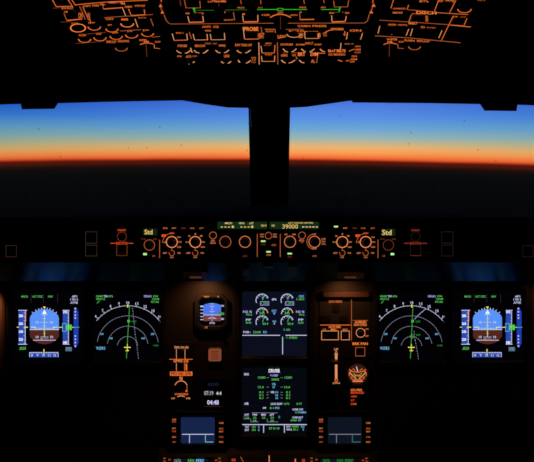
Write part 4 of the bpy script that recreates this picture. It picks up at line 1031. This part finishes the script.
# centre blocks
t = over('air_bleed_panel', 'large central overhead panel with a green flow line and rounded orange border', [(169, 24.6), (366, 24.6), (375, -8), (158, -8)])
legends(t, [U([(160.6, -4), (161.4, 2)]), U([(164, 14.8), (166, 20), (168.4, 23), (171, 24), (273.6, 23.2)], ORM), U([(288, 23.2), (364.6, 23), (367.4, 21), (369.4, 14.4)], ORM), U([(373.4, -3), (372.6, 3)]),
            ('p', [(158.8, 7), (162.4, 7), (160.4, 3.8)], OR), ('p', [(160.6, 13.6), (164.2, 13.6), (162.2, 10.2)], OR), U([(160.6, 7), (161.8, 10.4)], ORM), ('p', [(371.6, 6.8), (375.6, 6.8), (373.6, 3.4)], OR), ('p', [(369.2, 13.4), (373.2, 13.4), (371.2, 10)], OR), U([(371.4, 10.4), (372.6, 6.8)], ORM)], HOT, OR, 'border_line')
its = [U([(184.4, 0), (186, 7.9), (200.4, 7.9), (199.8, 1)], ORM), U([(180, 0), (180.8, 6)], ORD), T('1', 185.6, 12.6, 189.8, 14.2, ORM), T('BLEED', 195.4, 12.6, 203.8, 14.2), U([(187.8, 16.2), (189.4, 22.8)], ORT), U([(189.6, 22.4), (203.4, 22)], OR, 2.0), U([(203.6, 22), (202.8, 16)], ORT),
       ('a', 218.6, -3.6, 9, 205, 335, 1.6, OR), T('LO NORM', 208, 0.8, 226, 2.4, OR), T('ENG', 224.4, 11.6, 230.2, 13), T('OFF', 223.6, 19.2, 233.6, 20.8, ORM), U([(233.4, 12), (234.6, 19.8), (224, 20.2)], ORM),
       T('PACK', 237.4, 7, 244.6, 8.4), T('1', 242.4, 13.4, 245.4, 14.8), U([(242.6, 15.4), (243.4, 21.4)], ORT), U([(243.4, 22), (257.8, 21.8)], OR, 2.4), U([(258, 21.6), (257.8, 15)], ORT), U([(240.6, 0), (241.4, 4)], ORM), U([(260.6, 0), (261, 4)], ORM), T('PACK', 258, 7, 263, 8.4, ORM),
       T('X BLEED', 261.6, 14.2, 270, 15.8), ('l', 1.8, [(270, 17.6), (274, 15.4), (278, 14.4), (283, 14.4), (287, 15.6), (291, 17.6)], OR), T('AUTO', 277.4, 11.6, 283, 13.6, OR), T('APU', 290, 14.4, 297.4, 15.8),
       T('PACK', 299.6, 6.6, 306.4, 8.2), T('APU', 320.6, 6.6, 325.6, 8.2), U([(303.6, 0), (304.6, 4)], ORM), U([(323.6, 0), (324.2, 3)], ORM), T('ON', 300.2, 11.4, 303, 12.8, ORT), T('2', 307.4, 11.4, 308.8, 12.8, ORT), U([(299.6, 12), (300, 19.2)], ORM), U([(299.8, 19.6), (314.2, 19.4)], OR, 1.8),
       T('ENG 2', 329.4, 12.2, 338, 13.8), T('BLEED', 342, 12.2, 349.4, 13.8), U([(331.6, 15.4), (332, 21.6)], ORT), U([(332, 22), (345, 21.6)], OR, 2.4), U([(345.2, 21.4), (346.4, 16)], ORT), U([(333.6, 0.6), (334.4, 7), (347.6, 6.8), (348.8, 0)], ORM)]
legends(t, its, HOT)
legends(t, [('l', 1.0, [(194, 10.3), (214, 10.3)], GRNF), ('b', 192.8, 8, 195.2, 9.4, GRNX), ('l', 1.6, [(193.6, 9), (195, 12.6)], GRNX), ('l', 1.2, [(225, 10), (247, 9.8)], GRNF), ('l', 1.2, [(257, 9.6), (278, 9.4)], GRNX), ('c', 1.0, [(277.6, 8.4), (282.8, 8.4), (283, 10.4), (277.4, 10.4)], GRNX),
            ('l', 1.2, [(283, 9.4), (307, 9.6)], GRNX), ('l', 1.2, [(321, 9.6), (340, 9.4)], GRNX), ('l', 1.6, [(340.2, 7), (339, 12)], GRNX)], HOT + .0002, GRNX, 'flow_line', None, 'green flow line')
for r_ in ((187, -3, 199, 6.4), (190, 14.8, 202, 20.4), (245, 14.4, 257, 20), (301.6, 13, 313, 18), (333.6, 14.4, 344.6, 19.8), (335.6, -2, 347, 5.2), (225.6, 13.6, 232.8, 18.6)): obtn(t, *r_)
for x, y in ((218.6, -3.6), (280.4, 19.5)):
    b = t.mb(); b.knob(x, y, 4.4, HO + .0001, HO + 0.004, KNOB, n=20); k = t.part('knob', b)
    b = t.mb(); b.line([(x, y - 3), (x + 0.2, y + 10)], 0.5, HO + 0.0043, ORD); t.part('pointer', b, k)

t = over('anti_ice_panel', 'narrow overhead panel lettered ANTI ICE below the left half of the rounded orange border', [(171, 41.6), (276, 41.6), (276, 25.4), (168.4, 25.4)])
legends(t, [T('ANTI', 202, 25.8, 210.6, 27.8), T('ICE', 213.4, 25.8, 218.6, 27.8), T('WING', 204.8, 29.8, 211, 31.6, OR), U([(172.2, 33.6), (174.2, 40.4)], ORT), U([(174.2, 40.4), (187.6, 40)], OR, 1.3), U([(187.4, 40), (186.8, 33.6)], ORT), T('ENG 1', 176, 32.2, 183.4, 34),
            U([(189.2, 32), (191.6, 39)], ORM), U([(193, 34), (194.6, 40), (207.6, 39.8), (207, 34)], ORT), U([(210.2, 34), (211.2, 39.8), (224.8, 39.6), (224.4, 33)], ORT)], HOT)
legends(t, [T('PROBE', 244, 27, 258.4, 31, ORH), U([(243, 27), (244.6, 39)], ORT), U([(244.6, 39.2), (259, 39)], OR, 1.3), T('HEAT', 258, 33, 264.2, 38.4), U([(261, 27), (262, 33)], ORM), T('WINDOW', 264.6, 28.8, 274.6, 30.2), T('AUTO', 265.6, 30.8, 273.6, 32.2), U([(275, 29), (275.4, 33)], ORM)], HOT)
for r_ in ((176, 35.4, 186, 39), (196, 34.6, 206, 38.6), (212.6, 34.6, 223, 38.6), (247, 32.6, 257.6, 37.6)): obtn(t, *r_)
t = over('cabin_pressure_panel', 'narrow overhead panel lettered CABIN PRESS below the right half of the rounded orange border', [(277.2, 41.6), (364, 41.6), (366, 25.4), (277.2, 25.4)])
legends(t, [T('CABIN', 297.6, 25, 310.4, 27), T('PRESS', 312.4, 25, 326.6, 27), U([(286, 29.4), (303.4, 29.2)], ORM), T('MODE SEL', 289, 30.2, 305, 31.8), T('LDG', 277.6, 35, 286, 37.4), ('l', 1.3, [(277.6, 38.4), (284, 37)], OR), ('a', 294, 33.4, 7.4, 190, 350, 1.4, ORT), T('ELEV', 299, 33, 303.4, 38, OR),
            U([(304.6, 32), (305.2, 38.6), (318.6, 38.4), (319, 33)], ORT), U([(304.6, 31.6), (318, 31.4)], OR, 1.4), T('MAN', 317.4, 33, 320.6, 37.4, OR), T('V/S', 322.6, 32.4, 327, 36.6, ORM), T('DITCHING', 331, 28, 343.4, 30.2, ORH), ('l', 1.5, [(324, 33), (329, 30.4), (333, 29.8)], OR), T('-8', 343.4, 31, 345.4, 36, OR),
            U([(347.6, 32.4), (346.4, 39.4)], ORT), T('ON', 349.6, 29.4, 361.4, 31.6), U([(362.6, 33), (360.6, 39.4)], ORT)], HOT)
for r_ in ((307, 33.2, 317, 37), (349, 33.6, 360, 39)): obtn(t, *r_)
oknob(t, 294, 33, 4.2, 0.003); oknob(t, 336, 35, 5.0, 0.004)

def pairs(L): return [('l', 1.5, [(a, b), ((a + c) / 2 - (c - a) * .05, (b + d) / 2 + 0.8 * (1 if True else 0)), (c, d)], ORT) for a, b, c, d in L]
t = over('exterior_light_panel', 'bottom left-of-centre overhead panel with two rows of broken-ring light switches', [(173, 66.4), (257.4, 66.4), (257.2, 42.2), (168, 42.2)])
legends(t, [T('STROBE', 177.4, 44.6, 187, 47), T('BEACON', 195, 44.6, 205, 47), T('WING', 204.6, 42.6, 211, 44.4, ORM), T('NAV', 213, 42.6, 217, 44.4, ORM), T('WING', 218.6, 44.4, 225.4, 46.8), T('RWY TURN OFF', 235.2, 43.8, 251.8, 46.4),
            T('ON', 177, 55.4, 181.4, 57), T('AUTO', 186, 55.4, 191.2, 57.8), T('OFF', 192.2, 55.4, 197, 57, ORM), T('LAND', 224, 54.6, 229.4, 57.4), T('NOSE', 251.4, 57, 256, 58.4), T('T.O', 251.6, 59.2, 255.8, 60.6), T('TAXI', 250.8, 61.4, 255.6, 63, ORM)]
        + pairs([(176.6, 50.4, 182.4, 53.2), (184.8, 53.4, 190.4, 50.6), (190.6, 48, 192.4, 52.4), (194, 50.2, 200, 53.2), (202.6, 53.4, 208, 50), (215.6, 50.2, 221, 53), (223.6, 53, 229, 50), (237, 50.2, 241.8, 53), (245, 53, 250.6, 50), (188.6, 64.2, 194.6, 61.6), (221.2, 61.4, 225, 63), (227, 63.2, 231, 61.4), (238.4, 60, 240.2, 62.6), (246, 63.2, 250.6, 60.4)]), HOT)
for x, y in ((183.4, 50.6), (201.2, 50.6), (222.4, 50.6), (243.4, 50.6), (191, 60.8), (226, 60.6), (243.6, 60.6)):
    b = t.mb(); b.knob(x, y, 2.2, HO + .0001, HO + 0.007, KNOB, n=14); t.part('toggle', b)
t = over('apu_start_panel', 'small overhead panel with two stacked outlined buttons between two upright orange lines', [(258.8, 66.4), (278.2, 66.4), (277.8, 42.2), (258.4, 42.2)])
legends(t, [U([(258.8, 42.4), (259.2, 64.4)], ORT), U([(277.4, 42.4), (277.8, 64.4)], ORM), T('APU', 265, 42.6, 271.4, 44.2), T('MASTER', 264, 45, 271.2, 46.6, ORM), U([(261, 46), (262, 52.8)], ORT), U([(262, 53), (274.4, 53)], OR, 1.3), U([(274.4, 52.6), (275, 45)], OR), T('START', 265, 54, 272.2, 56),
            U([(261.4, 56), (262.2, 61.4), (274.4, 61.4), (274.8, 55.6)], ORT)], HOT)
obtn(t, 263.4, 47.4, 273.2, 51.6); obtn(t, 263.6, 57, 273.2, 60.4)
t = over('interior_light_panel', 'bottom right-of-centre overhead panel with crowded light and sign switches', [(279.2, 66.4), (362, 66.4), (366, 42.2), (279, 42.2)])
legends(t, [T('OVHD', 280.4, 43.4, 293, 45.6), T('DOME', 296, 43.8, 305, 45.4), T('ANN LT', 305, 42, 313.4, 44.4), T('STBY', 314.4, 43.8, 322, 45.4), U([(283, 52.8), (297, 52.8)], ORM), T('COMPASS', 280.8, 54.2, 287.4, 56.6), T('OFF', 292, 54.4, 296, 56.2), T('BRT', 298, 52.4, 305.2, 56, ORH), T('DIM', 310.6, 52.4, 318, 56, ORH), U([(316, 53.2), (325, 53.2)], OR, 1.6),
            T('SEAT BELTS', 328, 49.4, 345.6, 52.2, ORH), T('NO SMOKING', 328.6, 53.4, 345, 55.6), U([(341, 43), (340.4, 50)], ORT), U([(317.6, 55), (316.6, 63)], ORM), T('EMER', 344.6, 43.2, 350.4, 44.6, ORM), T('EXIT', 351.4, 43.2, 354, 44.6, ORM),
            T('ON', 355, 45.6, 360.4, 47.2), T('ARM', 355, 48.6, 360.6, 50.4), T('OFF', 354.4, 51.6, 361, 53.4, ORM), T('ON', 351.6, 55.4, 356.8, 57.2), T('ARM', 350.4, 58.4, 357, 60.2), T('OFF', 350, 61, 354.6, 62.6), ('l', 1.5, [(338, 60), (343, 61.6), (349.4, 60.4)], OR), ('l', 1.4, [(349, 51.2), (354.6, 49)], OR), T('AL', 311, 59.6, 315, 62.8, OR), ('a', 294, 58, 3, 300, 420, 1.2, ORM)]
        + pairs([(283, 48.8, 288.4, 52), (291, 52, 296.4, 48.8), (301.4, 48.8, 306.4, 51.8), (309.4, 51.8, 314.4, 48.8), (320, 49, 325, 51.6), (281.4, 60, 286, 63), (288.6, 63, 295, 60.2), (299.2, 60, 304.4, 63)]), HOT)
for x, y in ((289.6, 49.6), (307.6, 49.4), (287.2, 59.6), (306, 59.8), (332, 46.6), (344, 58.4)):
    b = t.mb(); b.knob(x, y, 2.4, HO + .0001, HO + 0.006, KNOB, n=14); t.part('knob', b)

# ------------------------------------------------------------------ side consoles with warm lit ends
def side(label, sg):
    p = MAIN.world(0, 0, 0)
    u_edge = MAIN.L(3.2, 330, 0.05)[0] if sg < 0 else MAIN.L(531.5, 330, 0.05)[0]
    t = Thing(MAIN, 'side_panel', label, 'panel', -30 if sg < 0 else 564, 366)
    b = t.mb()
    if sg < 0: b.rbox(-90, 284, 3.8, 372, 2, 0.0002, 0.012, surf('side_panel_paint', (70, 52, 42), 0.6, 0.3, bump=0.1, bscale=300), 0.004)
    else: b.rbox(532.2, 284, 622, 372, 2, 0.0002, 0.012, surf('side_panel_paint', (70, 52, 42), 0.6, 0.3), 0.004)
    t.part('cover', b)
    for k in range(4):
        x = (-80 + k * 20) if sg < 0 else (545 + k * 20)
        b = t.mb(); b.knob(x, 330, 5, 0.0121, 0.024, KNOB); t.part('knob', b)
side('warm orange lit panel end at the far left edge beside the leftmost screen', -1)
side('dim panel end at the far right edge beside the rightmost screen', 1)

# ------------------------------------------------------------------ flood lamps hung from the glareshield lip, with their light
def flood(label, x0, x1, power, hx=None, tgt_dy=60, lens=1.0, spread=120):
    cx = (x0 + x1) / 2
    t = Thing(LIPF, 'flood_lamp', label, 'lamp', cx, 276, 'flood lamps under the glareshield')
    b = t.mb(); b.prism([(x0, 279), (x1, 279), (x1 - 1, 272), (x0 + 1, 272)], 0.0002, 0.010, BTN, 0.001); t.part('housing', b)
    b = t.mb(); b.rbox((x0 + x1) / 2 - 6, 277.6, (x0 + x1) / 2 + 6, 278.3, 0.5, 0.0102, 0.0125, lit('lamp_lens', (140, 85, 66), 0.28), 0.0004); t.part('lens', b, None, 'warm lamp lens')
    ld = bpy.data.lights.new('flood_light', 'SPOT'); ld.energy = power; ld.color = (1.0, 0.36, 0.12); ld.spot_size = R(spread); ld.spot_blend = 0.9; ld.shadow_soft_size = 0.006
    lo = bpy.data.objects.new('flood_light', ld); COL.objects.link(lo)
    src = Vector(W(hx or cx, 281.5, 1.235)); dst = W(hx or cx, 282 + tgt_dy, 1.31)
    lo.matrix_world = Matrix.Translation(src) @ (dst - src).to_track_quat('-Z', 'Y').to_matrix().to_4x4()
    lo.parent = t.o; lo.matrix_parent_inverse = t.o.matrix_world.inverted()
    return t
bpy.context.view_layer.update()
flood('small flood lamp under the glareshield above the standby screen', 183, 208, 0.62, 203, tgt_dy=40)
flood('small flood lamp under the glareshield above the landing gear panel', 337, 364, 0.45, 347, tgt_dy=40)
flood('flood lamp under the glareshield at the far left edge above the leftmost screen', -34, 0, 1.7, -14, spread=62, tgt_dy=40)
flood('flood lamp under the glareshield at the far right edge above the rightmost screen', 536, 566, 0.08, 545)

# ------------------------------------------------------------------ sky: dusk seen from cruising height, horizon dips 3.5 degrees
wd = bpy.data.worlds.new('dusk_sky'); scene.world = wd; wd.use_nodes = True
nt = wd.node_tree
for q_ in list(nt.nodes): nt.nodes.remove(q_)
N = lambda ty: nt.nodes.new(ty)
out = N('ShaderNodeOutputWorld'); bg = N('ShaderNodeBackground'); tc = N('ShaderNodeTexCoord'); sp = N('ShaderNodeSeparateXYZ')
nt.links.new(tc.outputs['Generated'], sp.inputs[0])
asn = N('ShaderNodeMath'); asn.operation = 'ARCSINE'; nt.links.new(sp.outputs['Z'], asn.inputs[0])
dg = N('ShaderNodeMath'); dg.operation = 'MULTIPLY'; dg.inputs[1].default_value = 180 / math.pi; nt.links.new(asn.outputs[0], dg.inputs[0])
nz = N('ShaderNodeTexNoise'); nz.inputs['Scale'].default_value = 6; mpz = N('ShaderNodeMapping'); mpz.inputs['Scale'].default_value = (1, 1, 9)
nt.links.new(tc.outputs['Generated'], mpz.inputs['Vector']); nt.links.new(mpz.outputs['Vector'], nz.inputs['Vector'])
nzm = N('ShaderNodeMath'); nzm.operation = 'MULTIPLY_ADD'; nzm.inputs[1].default_value = 0.16; nzm.inputs[2].default_value = -0.08; nt.links.new(nz.outputs['Fac'], nzm.inputs[0])
add = N('ShaderNodeMath'); add.operation = 'ADD'; nt.links.new(dg.outputs[0], add.inputs[0]); nt.links.new(nzm.outputs[0], add.inputs[1])
mr = N('ShaderNodeMapRange'); LO, HI = -8.0, 8.0
mr.inputs['From Min'].default_value = LO + 0.22; mr.inputs['From Max'].default_value = HI + 0.22
rol = N('ShaderNodeMath'); rol.operation = 'MULTIPLY_ADD'; rol.inputs[1].default_value = 0.36
nt.links.new(sp.outputs['X'], rol.inputs[0]); nt.links.new(add.outputs[0], rol.inputs[2]); nt.links.new(rol.outputs[0], mr.inputs['Value'])
def ramp(stops):
    r_ = N('ShaderNodeValToRGB'); el = r_.color_ramp.elements
    while len(el) > 1: el.remove(el[-1])
    for i, (e, c) in enumerate(stops):
        p = (e - LO) / (HI - LO)
        k = el[0] if i == 0 else el.new(p)
        k.position = p; k.color = lin(c)
    nt.links.new(mr.outputs[0], r_.inputs['Fac']); return r_
low = [(-8, (5, 6, 8)), (-5.2, (9, 10, 12)), (-4.4, (16, 13, 13)), (-4.1, (36, 15, 12)), (-3.85, (70, 22, 13)), (-3.7, (82, 24, 12)), (-3.58, (84, 20, 10)), (-3.44, (168, 48, 23))]
mid = ramp(low + [(-3.28, (236, 96, 46)), (-3.05, (250, 126, 62)), (-2.66, (255, 160, 86)), (-2.13, (240, 180, 112)), (-1.6, (196, 184, 146)), (-1.1, (152, 182, 184)), (-0.25, (112, 168, 214)), (0.8, (90, 148, 228)), (2.06, (80, 128, 228)), (3.0, (64, 108, 216)), (5.5, (30, 60, 140)), (8, (10, 24, 64))])
edg = ramp(low + [(-3.28, (220, 92, 46)), (-2.95, (232, 128, 66)), (-2.4, (218, 160, 94)), (-1.9, (178, 168, 124)), (-1.05, (124, 164, 162)), (0.0, (86, 146, 192)), (1.0, (48, 114, 202)), (2.0, (28, 88, 196)), (3.0, (18, 70, 184)), (5.5, (10, 40, 110)), (8, (5, 16, 50))])
azm = N('ShaderNodeMath'); azm.operation = 'ARCTAN2'; nt.links.new(sp.outputs['X'], azm.inputs[0]); nt.links.new(sp.outputs['Y'], azm.inputs[1])
aab = N('ShaderNodeMath'); aab.operation = 'ABSOLUTE'
ash = N('ShaderNodeMath'); ash.operation = 'SUBTRACT'; ash.inputs[1].default_value = R(7); nt.links.new(azm.outputs[0], ash.inputs[0]); nt.links.new(ash.outputs[0], aab.inputs[0])
m1 = N('ShaderNodeMapRange'); m1.inputs['From Min'].default_value = R(4); m1.inputs['From Max'].default_value = R(34); nt.links.new(aab.outputs[0], m1.inputs['Value'])
mx = N('ShaderNodeMixRGB'); nt.links.new(m1.outputs[0], mx.inputs[0]); nt.links.new(mid.outputs[0], mx.inputs[1]); nt.links.new(edg.outputs[0], mx.inputs[2])
m2 = N('ShaderNodeMapRange'); m2.inputs['From Min'].default_value = R(35); m2.inputs['From Max'].default_value = R(130); m2.inputs['To Min'].default_value = 1.0; m2.inputs['To Max'].default_value = 0.03
nt.links.new(aab.outputs[0], m2.inputs['Value'])
nt.links.new(mx.outputs[0], bg.inputs['Color']); nt.links.new(m2.outputs[0], bg.inputs['Strength']); nt.links.new(bg.outputs[0], out.inputs[0])

# ------------------------------------------------------------------ camera
cd = bpy.data.cameras.new('camera'); cam = bpy.data.objects.new('camera', cd); COL.objects.link(cam)
cd.sensor_width = 36; cd.lens = 36.0 * F / 534; cd.clip_start = 0.02; cd.clip_end = 500
cam.location = CAM; cam.rotation_euler = (math.pi / 2 - PITCH, 0, 0)
scene.camera = cam
scene.cycles.filter_width = 1.6
scene.view_settings.view_transform = 'Standard'; scene.view_settings.look = 'None'
scene.view_settings.exposure = 0; scene.view_settings.gamma = 1; scene.view_settings.use_curve_mapping = False
